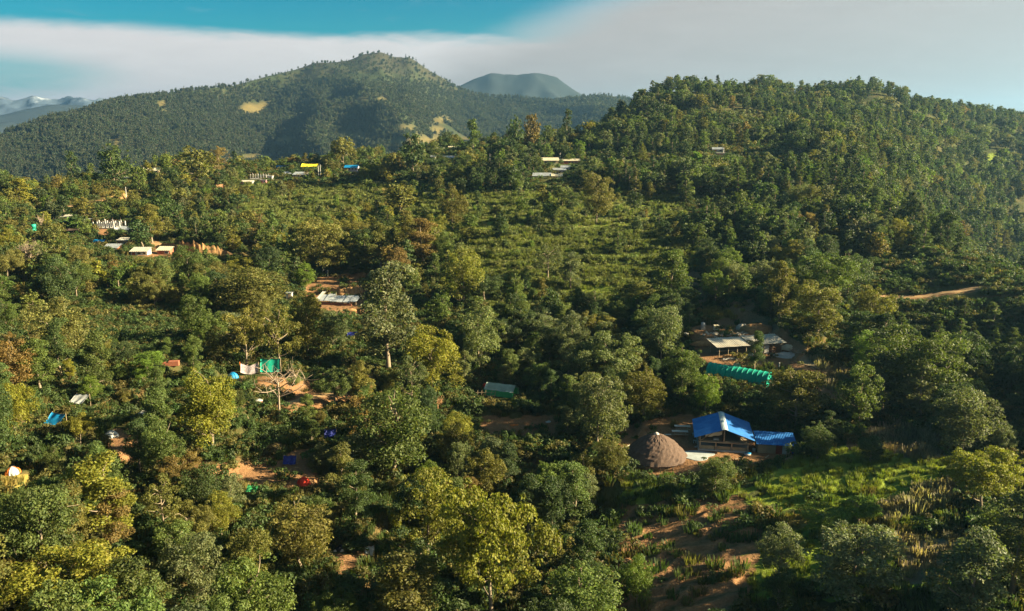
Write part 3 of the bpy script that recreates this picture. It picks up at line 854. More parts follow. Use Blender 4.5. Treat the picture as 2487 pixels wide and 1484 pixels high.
# ------------------------------------------------------------------ built things
def paint(name, c, rough=0.8, vary_=0.25, scale=2.0, spec=0.25, c2=None, metal=0.0):
    m, n, p = new_mat(name, rough, spec)
    p.inputs['Metallic'].default_value = metal
    t = n.n('ShaderNodeTexCoord').outputs['Object']
    d = tuple(v * (1 - vary_) for v in c) if c2 is None else c2
    f = n.noise(t, scale, 5, 0.65)
    n.put(p.inputs['Base Color'], n.mix(n.ramp(f, [(0.3, 0.0), (0.7, 1.0)]), d, c))
    return m
M = dict(
    blue=paint('blue_sheet', (0.030, 0.17, 0.46), 0.55, 0.25, 0.8, 0.3, (0.014, 0.105, 0.34)), skylight=paint('pale_ridge', (0.42, 0.50, 0.52), 0.5),
    wood=paint('weathered_timber', (0.34, 0.26, 0.17), 0.9, 0.4, 4.0), dark=paint('dark_opening', (0.02, 0.018, 0.016), 0.9),
    mud=paint('mud_wall', (0.36, 0.27, 0.16), 0.95, 0.3, 1.2), plaster=paint('cream_plaster', (0.62, 0.55, 0.40), 0.9, 0.2, 1.5),
    white=paint('white_paint', (0.44, 0.43, 0.40), 0.7, 0.15, 2), grey=paint('bare_concrete', (0.42, 0.41, 0.38), 0.9, 0.25, 1.5),
    tin=paint('tin_sheet', (0.36, 0.39, 0.41), 0.45, 0.3, 0.8, 0.5, None, 0.3), oldtin=paint('weathered_tin', (0.47, 0.44, 0.36), 0.6, 0.35, 0.9),
    creamtin=paint('cream_sheet', (0.50, 0.46, 0.33), 0.6, 0.2, 1.0), rust=paint('rusty_sheet', (0.50, 0.27, 0.14), 0.8, 0.3, 1.0),
    brick=paint('brick_red', (0.36, 0.13, 0.075), 0.9, 0.35, 5), red=paint('red_door', (0.30, 0.07, 0.04), 0.7), redcloth=paint('red_cloth', (0.75, 0.06, 0.03), 0.8),
    thatch=paint('grey_brown_thatch', (0.125, 0.088, 0.070), 1.0, 0.45, 7.0, 0.05), straw=paint('straw_cap', (0.45, 0.41, 0.36), 1.0),
    net=paint('green_shade_net', (0.0, 0.27, 0.19), 0.7, 0.25, 0.8), teal=paint('teal_tarpaulin', (0.01, 0.38, 0.26), 0.6, 0.35, 1.5),
    bluetarp=paint('blue_tarpaulin', (0.01, 0.22, 0.48), 0.5, 0.3, 1.2), greytarp=paint('grey_tarpaulin', (0.42, 0.44, 0.44), 0.5, 0.4, 1.0),
    yellow=paint('yellow_tarpaulin', (0.75, 0.62, 0.03), 0.7, 0.15), navy=paint('navy_tarpaulin', (0.02, 0.03, 0.20), 0.6), greencloth=paint('green_tarpaulin', (0.05, 0.36, 0.13), 0.6),
    pattern=paint('patterned_cloth', (0.50, 0.45, 0.44), 0.9, 0.5, 3.5, 0.1, (0.16, 0.11, 0.13)), orange=paint('orange_fabric', (0.60, 0.17, 0.03), 0.7), tentyel=paint('yellow_fabric', (0.75, 0.52, 0.05), 0.7),
    black=paint('black_plastic', (0.02, 0.02, 0.022), 0.5), soil=paint('orange_earth', (0.34, 0.20, 0.09), 1.0, 0.5, 1.6, 0.05), gravel=paint('grey_gravel', (0.40, 0.39, 0.36), 1.0, 0.3, 6),
    stone=paint('pale_stone', (0.42, 0.38, 0.31), 0.95, 0.35, 2.5), patio=paint('pale_slab', (0.36, 0.40, 0.40), 0.9, 0.35, 0.8), pink=paint('pink_wall', (0.62, 0.22, 0.25), 0.8),
    iron=paint('rusty_iron', (0.20, 0.10, 0.05), 0.7), greentank=paint('green_tank', (0.02, 0.32, 0.22), 0.5), banana=paint('banana_leaf', (0.10, 0.17, 0.03), 0.5, 0.3, 1.5), deadwood=paint('dead_branches', (0.30, 0.23, 0.17), 0.95),
    greynet=paint('grey_green_plastic', (0.26, 0.34, 0.29), 0.5, 0.25, 1.0), yellowwall=paint('yellow_wall', (0.70, 0.48, 0.07), 0.8), mauve=paint('mauve_plaster', (0.40, 0.36, 0.42), 0.9))

class S:
    """collects simple solids into one mesh"""
    def __init__(s):
        s.v, s.f = [], []
    def add(s, v, f):
        n = len(s.v)
        s.v += [tuple(x) for x in v]
        s.f += [tuple(i + n for i in q) for q in f]
        return s
    def box(s, cx, cy, cz, sx, sy, sz, rz=0.0):
        c, d = math.cos(rz), math.sin(rz)
        v = []
        for x in (-.5, .5):
            for y in (-.5, .5):
                for z in (-.5, .5):
                    a, b = x * sx, y * sy
                    v.append((cx + a * c - b * d, cy + a * d + b * c, cz + z * sz))
        return s.add(v, [(0, 1, 3, 2), (4, 6, 7, 5), (0, 4, 5, 1), (2, 3, 7, 6), (0, 2, 6, 4), (1, 5, 7, 3)])
    def rod(s, p, q, r, n=6, r2=None):
        V, Q = tube([p, q], [r, r if r2 is None else r2], n)
        return s.add(V, list(Q) + [tuple(range(n))[::-1], tuple(range(n, 2 * n))])
    def sheet(s, P, thick=0.03):
        """a bent sheet with thickness from an (m, n, 3) grid of points"""
        P = np.asarray(P, float)
        m, n = P.shape[:2]
        U, W = np.gradient(P, axis=0), np.gradient(P, axis=1)
        Nn = np.cross(U, W)
        Nn /= np.linalg.norm(Nn, axis=2)[..., None] + 1e-9
        A_, B_ = (P + Nn * thick / 2).reshape(-1, 3), (P - Nn * thick / 2).reshape(-1, 3)
        q = grid_quads(m, n)
        f = [tuple(x) for x in q] + [tuple(x[::-1] + m * n) for x in q]
        rim = [i * n for i in range(m)] + [(m - 1) * n + j for j in range(1, n)] + [i * n + n - 1 for i in range(m - 2, -1, -1)] + [j for j in range(n - 2, 0, -1)]
        for a, b in zip(rim, rim[1:] + rim[:1]):
            f.append((a, b, b + m * n, a + m * n))
        return s.add(np.concatenate([A_, B_]), f)
    def blob(s, cx, cy, cz, rx, ry, rz, seed=0, rough=0.15, nu=9, nv=5):
        r = np.random.default_rng(seed)
        v = [(cx, cy, cz + rz)]
        for j in range(1, nv):
            for i in range(nu):
                a, b = i / nu * 6.283, j / nv * math.pi * 0.62
                k = 1 + r.normal(0, rough)
                v.append((cx + rx * k * math.sin(b) * math.cos(a) / 0.93, cy + ry * k * math.sin(b) * math.sin(a) / 0.93, cz + rz * math.cos(b) * k))
        f = [(0, 1 + i, 1 + (i + 1) % nu) for i in range(nu)]
        for j in range(nv - 2):
            for i in range(nu):
                a, b = 1 + j * nu + i, 1 + j * nu + (i + 1) % nu
                f.append((a, a + nu, b + nu, b))
        return s.add(v, f)
    def mesh(s, name, smooth=False):
        me = bpy.data.meshes.new(name)
        me.from_pydata(s.v, [], s.f)
        if smooth:
            me.polygons.foreach_set('use_smooth', np.ones(len(me.polygons), bool))
        me.update()
        return me

def thing(name, label, cat, loc, rot=0.0, group=None):
    e = bpy.data.objects.new(name, None)
    e.empty_display_size = 0.5
    COL.objects.link(e)
    e.location = loc
    e.rotation_euler = (0, 0, rot)
    e['label'], e['category'] = label, cat
    if group:
        e['group'] = group
    return e

def part(parent, name, s, mat, smooth=False, label=None):
    o = link(name, s.mesh(name, smooth), parent, M[mat] if isinstance(mat, str) else mat)
    if label:
        o['label'] = label
    return o

def solo(name, label, cat, loc, s, mat, rot=0.0, group=None, smooth=False):
    """a thing that is one mesh"""
    o = link(name, s.mesh(name, smooth), None, M[mat])
    o.location = loc
    o.rotation_euler = (0, 0, rot)
    o['label'], o['category'] = label, cat
    if group:
        o['group'] = group
    return o

LAND, FOOT = [], []
def spot(px, py, keep=None, foot=0.0, pad=0.0, dz=0.0):
    """a place on the hillside; keep: pixels kept in view around it (left, up, right, down)"""
    p = flatten(px, py, pad, pad * 0.6 + 0.5, dz) if pad else ground(px, py)
    d = (p - Vector((0, 0, ZC))).length
    if keep:
        VIEWS.append((px - keep[0], py - keep[1], px + keep[2], py + keep[3], d))
    if foot:
        FOOT.append((p.x, p.y, foot))
    return p, d / FP          # metres per photograph pixel

def corrugated(w, l, n=24, amp=0.03):
    """w across the ribs, l along them, lying in x (ribs side by side), y"""
    x = np.linspace(-w / 2, w / 2, n * 2 + 1)
    z = np.where(np.arange(n * 2 + 1) % 2 == 0, amp, -amp)
    y = np.linspace(-l / 2, l / 2, 3)
    return np.stack(np.broadcast_arrays(x[:, None], y[None, :], z[:, None] + 0 * y[None, :]), -1)

def window_unit(parent, x, y, z, w, h, face=-1, frame='wood'):
    s = S().box(x, y + face * 0.01, z, w, 0.06, h)
    o = part(parent, 'window', s, 'dark')
    f = S()
    for dx in (-1, 1):
        f.box(x + dx * w / 2, y + face * 0.04, z, 0.08, 0.08, h + 0.08)
    for dz in (-1, 1):
        f.box(x, y + face * 0.042, z + dz * h / 2, w, 0.08, 0.08)
    part(o, 'frame', f, frame)

def house(label, px0, px1, py, hpx, roof='gable', wall='plaster', top='tin', rot=0.0, depth=0.7, doors=1, windows=2, cat='house', name='house', tilt=0.16, over=0.35, keepup=None, storeys=1, dz=0.0):
    cxp = (px0 + px1) / 2
    hw = (px1 - px0) / 2
    p, k = spot(cxp, py, (hw + 3, (keepup or hpx * 1.7), hw + 3, 2), 0, 0)
    w, h = (px1 - px0) * k, hpx * k
    d = w * depth
    p = flatten(cxp, py, max(w, d) * 0.62, 3.0, dz, at=p)
    FOOT.append((p.x, p.y + d / 2, max(w, d) * 0.6))
    e = thing(name, label, cat, (p.x, p.y, p.z - 0.05), rot)
    s = S().box(0, d / 2, h / 2, w, d, h)
    e_w = part(e, 'wall', s, wall)
    rs = S()
    if roof == 'gable':
        rise = d * 0.26
        if True:
            part(e, 'gable', S().add([(-w / 2, 0, h), (-w / 2, d, h), (-w / 2, d / 2, h + rise - .06), (w / 2, 0, h), (w / 2, d, h), (w / 2, d / 2, h + rise - .06)], [(0, 1, 2), (3, 5, 4), (0, 2, 5, 3), (1, 4, 5, 2)]), wall)
        for sgn in (-1, 1):
            P = corrugated(w + 2 * over, 1, max(8, int(w * 2)), 0.035)
            t = (P[..., 1] + 0.5)
            ye = -over if sgn < 0 else d + over
            ze = h - over * rise / (d / 2)
            P[..., 1] = d / 2 + (ye - d / 2) * t
            P[..., 2] += h + rise + (ze - h - rise) * t + 0.05
            part(e, 'roof_slope', S().sheet(P, 0.03), top)
    elif roof == 'mono':
        P = corrugated(w + 2 * over, d + 2 * over, max(8, int(w * 2)), 0.035)
        P[..., 2] += h + 0.08 + (P[..., 1] + d / 2 + over) * tilt
        P[..., 1] += d / 2
        part(e, 'roof', S().sheet(P, 0.03), top)
        part(e, 'gable', S().add([(-w / 2, 0, h), (-w / 2, d, h), (-w / 2, d, h + (d + over) * tilt), (w / 2, 0, h), (w / 2, d, h), (w / 2, d, h + (d + over) * tilt)], [(0, 1, 2), (3, 5, 4), (0, 2, 5, 3), (1, 4, 5, 2)]), wall)
    else:
        part(e, 'roof', S().box(0, d / 2, h + 0.1, w + 0.5, d + 0.5, 0.2), top)
    n = doors + windows
    hs = h / storeys
    for lev in range(storeys):
        for i in range(n):
            x = -w / 2 + w * (i + 0.5) / n
            if i < doors and lev == 0:
                dr = part(e, 'door', S().box(x, -0.02, hs * 0.4, min(1.1, w * .2), 0.08, hs * 0.8), 'red')
                part(dr, 'handle', S().box(x + 0.3, -0.09, hs * 0.4, 0.1, 0.06, 0.1), 'iron')
            else:
                window_unit(e, x, 0, lev * hs + hs * 0.55, min(1.2, w / n * .55), hs * 0.42, -1, 'white' if wall != 'white' else 'wood')
    LAND.append((label.split(' with ')[0], p))
    return e

# ---- the compound with the round hut and the blue roofs
p = PADS['hut']
c_ = ground(1592, 1114)
e = thing('round_hut', 'large round hut with conical grey-brown thatched roof', 'hut', (c_.x, c_.y, p.z))
LAND.append(('thatched round hut', c_))
FOOT.append((c_.x, c_.y, 6.2))
VIEWS.append((1512, 1045, 1672, 1152, 118))
R0, ZE, ZA = 5.0, 0.95, 4.45
V, nseg, rows = [], 56, 16
rt = np.random.default_rng(5)
for j in range(rows + 1):
    t = j / rows
    rad = R0 * (1 - t) ** 0.76 + 0.25 * t
    z = ZE + (ZA - ZE) * (t ** 0.92) + 0.16 * math.sin(t * math.pi)
    for i in range(nseg):
        a = i / nseg * 6.283
        jit = rt.normal(0, 0.055) + 0.02 * math.sin(j * 2.3 + 3 * math.sin(a * 2))
        V.append(((rad + jit) * math.cos(a), (rad + jit) * math.sin(a), z + rt.normal(0, 0.025)))
F = [(j * nseg + i, j * nseg + (i + 1) % nseg, (j + 1) * nseg + (i + 1) % nseg, (j + 1) * nseg + i) for j in range(rows) for i in range(nseg)]
s = S().add(V, F)
s.add([(R0 * 0.97 * math.cos(i / nseg * 6.283), R0 * 0.97 * math.sin(i / nseg * 6.283), ZE - 0.16) for i in range(nseg)] + V[:nseg], [(i, (i + 1) % nseg, nseg + (i + 1) % nseg, nseg + i) for i in range(nseg)])
roof = part(e, 'roof', s, 'thatch')
s = S()
for i in range(260):                       # loose straw ends along the eave
    a = rt.random() * 6.283
    x, y = math.cos(a), math.sin(a)
    s.rod((x * (R0 - 0.1), y * (R0 - 0.1), ZE + 0.05), (x * (R0 + rt.uniform(.05, .3)), y * (R0 + rt.uniform(.05, .3)), ZE - rt.uniform(.05, .28)), 0.025, 3)
part(roof, 'straw_fringe', s, 'thatch')['kind'] = 'stuff'
part(roof, 'roof_cap', S().rod((0, 0, ZA - 0.12), (0, 0, ZA + 0.22), 0.5, 14, 0.22), 'straw', True, 'pale straw cap on the tip of the roof')
part(e, 'wall', S().rod((0, 0, -0.3), (0, 0, ZE + 0.7), 4.1, 40), 'mud')
for i in range(14):
    a = i / 14 * 6.283 + 0.2
    part(e, 'post', S().rod((4.72 * math.cos(a), 4.72 * math.sin(a), -0.3), (4.72 * math.cos(a), 4.72 * math.sin(a), ZE + 0.05), 0.09, 7), 'wood')

p = PADS['pavilion']
fb = ground(1757, 1096)
rot = math.radians(-10)
e = thing('open_pavilion', 'open timber pavilion with blue gabled roof and pale ridge', 'pavilion', (fb.x, fb.y, p.z), rot)
LAND.append(('blue roofed pavilion', fb))
FOOT.append((fb.x + 0.7, fb.y + 3.5, 6.5))
VIEWS.append((1680, 992, 1840, 1118, 122))
W_, D_, H1, HE, HR = 7.4, 7.0, 1.25, 2.45, 3.9
part(e, 'floor', S().box(0, D_ / 2, 0.10, W_ + 0.6, D_ + 0.6, 0.2), 'grey')
for sgn, nm in ((-1, 'left'), (1, 'right')):
    P = corrugated(8.6, 1, 30, 0.03)          # x runs along the ridge, y down the slope
    t = P[..., 1] + 0.5
    Q = np.empty_like(P)
    Q[..., 0] = sgn * (0.12 + t * (W_ / 2 + 0.85))
    Q[..., 1] = P[..., 0] + D_ / 2 - 0.1
    Q[..., 2] = HR + (HE - 0.12 - HR) * t + P[..., 2]
    part(e, 'roof_slope', S().sheet(Q, 0.03), 'blue')
rdg = S()
for sgn in (-1, 1):
    Q = np.array([[[0, y, HR + 0.09], [sgn * 0.24, y, HR + 0.05], [sgn * 0.48, y, HR - 0.03]] for y in np.linspace(-0.95, D_ + 0.75, 12)])
    rdg.sheet(Q, 0.02)
part(e, 'ridge_sheet', rdg, 'skylight')
for x in (-W_ / 2, -W_ / 6, W_ / 6, W_ / 2):
    part(e, 'post', S().box(x, 0, (H1 + 0.2) / 2, 0.22, 0.22, H1 + 0.2), 'wood')
for x in (-W_ / 2, W_ / 2):
    for y in (0, D_ / 2, D_):
        part(e, 'post', S().box(x, y + 0.25, HE / 2 + 0.1, 0.20, 0.20, HE - 0.1), 'wood')
part(e, 'post', S().box(0, 0.02, (H1 + HR) / 2 + 0.1, 0.2, 0.2, HR - H1 - 0.2), 'wood')
part(e, 'beam', S().box(0, -0.02, H1 + 0.2, W_ + 0.5, 0.2, 0.18), 'wood')
part(e, 'beam', S().box(0, D_, H1 + 0.2, W_ + 0.5, 0.2, 0.18), 'wood')
for sgn in (-1, 1):
    part(e, 'rafter', S().rod((sgn * (W_ / 2 + 0.5), -0.05, HE - 0.22), (0, -0.05, HR - 0.14), 0.08, 4), 'wood')
    part(e, 'brace', S().rod((sgn * W_ / 2, -0.02, H1 + 0.3), (sgn * W_ / 4, -0.04, (HE + HR) / 2 - 0.2), 0.06, 4), 'wood')
part(e, 'loft_floor', S().box(0, D_ / 2 + 0.1, H1 + 0.26, W_, D_ - 0.5, 0.08), 'wood')
for i, (x, w) in enumerate(((-W_ / 3, 2.1), (W_ / 3, 2.1), (0, 2.1))):
    part(e, 'half_wall', S().box(x, 0.12, 0.45, w, 0.12, 0.62), 'mud')
part(e, 'back_wall', S().box(0, D_ - 0.05, 1.3, W_, 0.15, 2.2), 'mud')
part(e, 'loft_board', S().box(-1.2, 0.6, H1 + 0.5, 0.8, 0.5, 0.25), 'white')
part(e, 'hanging_cloth', S().sheet(np.array([[[-2.9 + u * 2.6, 0.5, HE + 0.15 + 0.55 * u - 0.6 * v + 0.06 * math.sin(u * 14)] for v in np.linspace(0, 1, 3)] for u in np.linspace(0, 1, 12)]), 0.03), 'plaster')

p2 = PADS['shed']
fb = ground(1884, 1102)
e = thing('storage_shed', 'low shed with single-pitch blue roof and plank walls beside pavilion', 'shed', (fb.x, fb.y, p2.z), math.radians(-9))
LAND.append(('low blue roofed shed', fb))
FOOT.append((fb.x, fb.y + 2, 4.5))
VIEWS.append((1830, 1035, 1935, 1112, 124))
P = corrugated(6.2, 4.2, 24, 0.03)
P[..., 2] += 2.0 + P[..., 1] * 0.16
P[..., 1] += 1.5
part(e, 'roof', S().sheet(P, 0.03), 'blue')
part(e, 'back_wall', S().box(0, 3.1, 1.05, 5.6, 0.1, 2.1), 'wood')
for sx in (-1, 1):
    part(e, 'side_wall', S().box(sx * 2.75, 1.55, 0.86, 0.1, 3.0, 1.72), 'wood')
for x, w, mname, lab in ((-2.05, 1.3, 'mud', None), (-0.7, 1.3, 'mud', None), (0.45, 0.95, 'red', 'brown door of the shed'), (1.3, 0.62, 'grey', None), (1.9, 0.5, 'wood', None), (2.45, 0.55, 'red', None)):
    part(e, 'door' if lab else 'wall_panel', S().box(x, 0.02 + 0.02 * w, 0.80, w, 0.08, 1.60), mname, False, lab)

# yard things
def table(px, py, rot, lab):
    q, k = spot(px, py, (24, 10, 24, 6), 1.6)
    e = thing('picnic_table', lab, 'table', (q.x, q.y, q.z), rot, 'pale picnic tables by the hut')
    for dy in (-0.28, 0, 0.28):
        part(e, 'top_plank', S().box(0, dy, 0.76, 2.7, 0.25, 0.06), 'white')
    for x in (-0.9, 0.9):
        part(e, 'leg', S().box(x, 0, 0.36, 0.12, 0.6, 0.72), 'wood')
    for dy in (-0.75, 0.75):
        part(e, 'bench_plank', S().box(0, dy, 0.43, 2.6, 0.28, 0.06), 'wood')
    part(e, 'stretcher', S().box(0, 0, 0.30, 1.9, 0.1, 0.1), 'wood')
table(1657, 1045, math.radians(-6), 'pale picnic table farther from the thatched hut')
table(1651, 1058, math.radians(-6), 'pale picnic table nearer to the thatched hut')
for i, (x, y, lab) in enumerate(((1620, 1062, 'pale low bench between hut and picnic tables'),)):
    q, k = spot(x, y, None, 0.8)
    e = thing('bench', lab, 'bench', q, 0.1)
    part(e, 'seat', S().box(0, 0, 0.42, 1.4, 0.35, 0.06), 'white')
    for sx in (-.55, .55):
        part(e, 'leg', S().box(sx, 0, 0.2, 0.08, 0.3, 0.4), 'wood')
for x, y, lab in ((1685, 1060, 'white plastic basin near the pavilion corner'), (1709, 1088, 'white bucket standing on the pale slab'), (1831, 1097, 'white bucket between pavilion and low shed')):
    q, k = spot(x, y, None, 0.4)
    e = thing('bucket', lab, 'bucket', q)
    part(e, 'body', S().rod((0, 0, 0), (0, 0, 0.42), 0.22, 12, 0.28), 'white', True)
    part(e, 'rim', S().rod((0, 0, 0.40), (0, 0, 0.45), 0.30, 12), 'white')
q, k = spot(1687, 1076, None, 0.6)
e = thing('stool', 'square white stool on the red yard', 'stool', q)
part(e, 'seat', S().box(0, 0, 0.44, 0.5, 0.4, 0.06), 'white')
for a in (-.18, .18):
    for b in (-.14, .14):
        part(e, 'leg', S().box(a, b, 0.2, 0.06, 0.06, 0.42), 'white')
q, k = spot(1815, 1108, None, 0.8)
e = thing('wash_tub', 'pale tub with blue cloth in front of pavilion', 'tub', q)
part(e, 'tub', S().rod((0, 0, 0), (0, 0, 0.32), 0.42, 16, 0.58), 'white', True)
part(e, 'cloth', S().blob(0.18, 0, 0.28, 0.34, 0.3, 0.16, 3), 'bluetarp', True)
for i, (x, y, a, lab) in enumerate(((1776, 1122, -0.6, 'thin plank lying on the red yard'), (1797, 1120, 0.15, 'plank propped over a block on the red yard'), (1863, 1110, 0.9, 'short plank by the low shed'))):
    q, k = spot(x, y, None, 0.4)
    solo('plank', lab, 'plank', (q.x, q.y, q.z + 0.06 + 0.25 * (i == 1)), S().box(0, 0, 0, 2.0 - 0.3 * i, 0.2, 0.06), 'wood', a, 'loose planks on the yard')
q, k = spot(1797, 1122, None, 0.6)
solo('earth_block', 'dark earth block under the propped plank', 'block', (q.x, q.y, q.z + 0.13), S().box(0, 0, 0, 0.8, 0.5, 0.3), 'soil', 0.1)
q, k = spot(1690, 1107, None, 2.4)
s = S()
V = [(2.7 * (1 + 0.15 * math.sin(3 * a) + 0.1 * math.sin(5 * a + 1)) * math.cos(a), 1.9 * (1 + 0.15 * math.sin(3 * a) + 0.1 * math.cos(4 * a)) * math.sin(a), 0.06) for a in np.linspace(0, 6.283, 40)[:-1]]
n_ = len(V)
s.add(V + [(x, y, -0.4) for x, y, z in V], [tuple(range(n_))] + [(i, (i + 1) % n_, n_ + (i + 1) % n_, n_ + i) for i in range(n_)])
link('concrete_slab', s.mesh('concrete_slab'), None, M['patio'], kind='structure').location = q
q, k = spot(1707, 1085, None, 1.8)
s = S()
for i in range(26):
    s.blob(rt.normal(0, .8), rt.normal(0, .5), -0.02, *(rt.uniform(.1, .26, 3)), seed=i, nu=6, nv=4)
o = link('rubble', s.mesh('rubble'), None, M['gravel'], kind='stuff', label='grey rubble at the pavilion corner', category='rubble')
o.location = q
q, k = spot(1600, 1163, None, 0.8)
s = S()
for i in range(6):
    s.blob(rt.normal(0, .35), rt.normal(0, .22), 0, 0.3, 0.25, 0.25, seed=40 + i)
solo('sack', 'crumpled white sack below the thatched hut', 'sack', q, s, 'white')
q, k = spot(1518, 1098, None, 1.6)
e = thing('bamboo_bundle', 'pale bundle of split bamboo beside the thatched hut', 'bamboo', q, 0.6)
for i in range(9):
    part(e, 'bamboo_pole', S().rod((-1.6 + rt.normal(0, .2), rt.normal(0, .4), 0.08 + 0.05 * (i % 3)), (1.7 + rt.normal(0, .2), rt.normal(0, .5), 0.25 + 0.1 * (i % 3)), 0.06, 6), 'creamtin')
q, k = spot(1925, 1104, None, 0.8)
e = thing('scooter', 'dark motor scooter parked by the low shed', 'scooter', q, 1.2)
for x in (-0.6, 0.6):
    w_ = part(e, 'wheel', S().rod((x, -0.06, 0.28), (x, 0.06, 0.28), 0.28, 14), 'black')
    part(w_, 'hub', S().rod((x, -0.07, 0.28), (x, 0.07, 0.28), 0.12, 10), 'tin')
part(e, 'body', S().box(-0.35, 0, 0.6, 0.9, 0.3, 0.35).box(0.1, 0, 0.35, 0.6, 0.28, 0.12), 'navy')
part(e, 'seat', S().box(-0.35, 0, 0.83, 0.8, 0.28, 0.1), 'black')
part(e, 'front_shield', S().rod((0.45, 0, 0.4), (0.6, 0, 1.05), 0.12, 6), 'white')
part(e, 'handlebar', S().rod((0.58, -0.35, 1.08), (0.58, 0.35, 1.08), 0.03, 6), 'black')

# ---- green net tunnel
a_, b_ = ground(1722, 912), ground(1868, 938)
zt_ = PADS['tunnel'].z
mid_ = (a_ + b_) / 2
Lt = (b_ - a_).length
rot = math.atan2(b_.y - a_.y, b_.x - a_.x)
e = thing('net_tunnel', 'long arched tunnel covered with bright turquoise shade net', 'tunnel', (mid_.x, mid_.y, zt_ + 0.2), rot)
LAND.append(('turquoise net tunnel', mid_))
for t in np.linspace(0, 1, 6):
    FOOT.append((a_.x + (b_.x - a_.x) * t, a_.y + (b_.y - a_.y) * t, 3.0))
VIEWS.append((1712, 890, 1890, 955, 152))
RW, RH, nb = 2.0, 2.5, 12
for b in range(nb):
    P = []
    for u in np.linspace(0, 1, 9):
        x = -Lt / 2 + Lt * (b + u) / nb
        sag = 1 - 0.03 * math.sin(u * math.pi) ** 0.8
        P.append([(x, RW * sag * math.cos(th) * (1.0 if math.sin(th) > .3 else 1.02), max(-0.2, RH * sag * math.sin(th))) for th in np.linspace(math.pi * 1.03, -0.03 * math.pi, 17)])
    part(e, 'net_panel', S().sheet(P, 0.02), 'net', True)
for b in range(nb + 1):
    x = -Lt / 2 + Lt * b / nb
    V, Q = tube([(x, (RW - 0.06) * math.cos(th), (RH - 0.06) * math.sin(th)) for th in np.linspace(0, math.pi, 13)], [0.035] * 13, 5)
    part(e, 'hoop', S().add(V, Q), 'tin', True)
for sx in (-1, 1):
    V = [(sx * (Lt / 2 + 0.03), RW * math.cos(th), RH * math.sin(th)) for th in np.linspace(0, math.pi, 13)]
    part(e, 'end_net', S().add(V, [tuple(range(13))]).add([(x + sx * 0.03, y, z) for x, y, z in V], [tuple(range(13))[::-1]]), 'net')

# ---- long open shed above it
a_, b_ = ground(1745, 868), ground(1900, 858)
zy = PADS['yard'].z
mid_ = (a_ + b_) / 2
Ls = (b_ - a_).length + 1.0
rot = math.atan2(b_.y - a_.y, b_.x - a_.x)
e = thing('open_workshop', 'long open-sided workshop with grey tin roof on posts', 'workshop', (mid_.x, mid_.y, zy), rot)
LAND.append(('long open workshop', mid_))
for t in np.linspace(0, 1, 6):
    FOOT.append((a_.x + (b_.x - a_.x) * t, a_.y + 1.5 + (b_.y - a_.y) * t, 3.6))
VIEWS.append((1690, 812, 1965, 886, 164))
for i, (xc, ll, dz) in enumerate(((-Ls * .27, Ls * .5, 0), (Ls * .24, Ls * .52, 0.16))):
    P = corrugated(ll, 5.0, int(ll * 2.2), 0.04)
    P[..., 0] += xc
    P[..., 2] += 2.55 + dz + P[..., 1] * 0.13 + 0.03 * np.sin(P[..., 0] * 2.1)
    P[..., 1] += 1.9
    part(e, 'roof_sheet', S().sheet(P, 0.03), 'oldtin')
for x in np.linspace(-Ls / 2 + 0.6, Ls / 2 - 0.8, 8):
    for y, h in ((0.0, 2.25), (3.9, 2.7)):
        po = part(e, 'post', S().rod((x, y, -0.3), (x, y, h), 0.08, 6), 'wood')
        if y == 0:
            part(po, 'brace', S().rod((x, y, 1.7), (x + 0.7, y, 2.3), 0.04, 5).rod((x, y, 1.7), (x - 0.7, y, 2.3), 0.04, 5), 'wood')
part(e, 'eave_beam', S().rod((-Ls / 2, 0, 2.28), (Ls / 2 - .3, 0, 2.36), 0.07, 6), 'wood')
part(e, 'partition', S().box(Ls * 0.20, 0.1, 1.15, 2.0, 0.12, 2.3), 'grey')
part(e, 'partition', S().box(Ls * 0.36, 3.9, 1.15, 3.0, 0.12, 2.3), 'grey')
part(e, 'work_bench', S().box(-Ls * .25, 1.8, 0.75, Ls * .38, 0.5, 0.1), 'wood')
for j in range(2):
    for i in range(9):
        q_ = Vector((-Ls * .42 + i * 0.62, -1.3 - 1.1 * j * 0, 0.0))
rotv = lambda x, y: (mid_.x + x * math.cos(rot) - y * math.sin(rot), mid_.y + x * math.sin(rot) + y * math.cos(rot))
nbk = 0
blk = S().box(0, 0, 0, 0.62, 0.5, 0.34).mesh('block_stack')
blk.materials.append(M['soil'])
for r_ in range(2):
    for i in range(11 if r_ == 0 else 9):
        if i in (5, 6):
            continue
        x, y = rotv(-Ls * .42 + i * 0.66, -1.1)
        o = bpy.data.objects.new('earth_block', blk)
        COL.objects.link(o)
        o.location = (x, y, zy + 0.16 + 0.35 * r_)
        o.rotation_euler = (0, 0, rot + rt.normal(0, 0.04))
        o['label'] = f"orange earth block, {('first','second','third','fourth','fifth','sixth','seventh','eighth','ninth','tenth','eleventh')[i if i < 5 else i - 2]} from the left in the {('lower','upper')[r_]} row before workshop"
        o['category'], o['group'] = 'block', 'earth blocks laid out before the workshop'
x, y = rotv(-Ls * .06, -1.5)
solo('concrete_panel', 'grey concrete panel leaning before the open workshop', 'panel', (x, y, zy + 0.4), S().box(0, 0, 0, 1.1, 0.15, 1.1), 'grey', rot)
x, y = rotv(-Ls * .26, -1.9)
solo('retaining_wall', 'low grey retaining wall below the open workshop', 'wall', (x, y, zy - 0.1), S().box(0, 0, 0, Ls * .42, 0.3, 0.7), 'grey', rot)
x, y = rotv(Ls * .33, 0.6)
e = thing('block_press', 'rusty machine with a big flywheel at the workshop end', 'machine', (x, y, zy), rot + 0.3)
part(e, 'frame', S().box(0, 0, 0.35, 1.3, 0.7, 0.2).box(-0.5, 0, 0.8, 0.15, 0.6, 1.0).box(0.5, 0, 0.8, 0.15, 0.6, 1.0), 'iron')
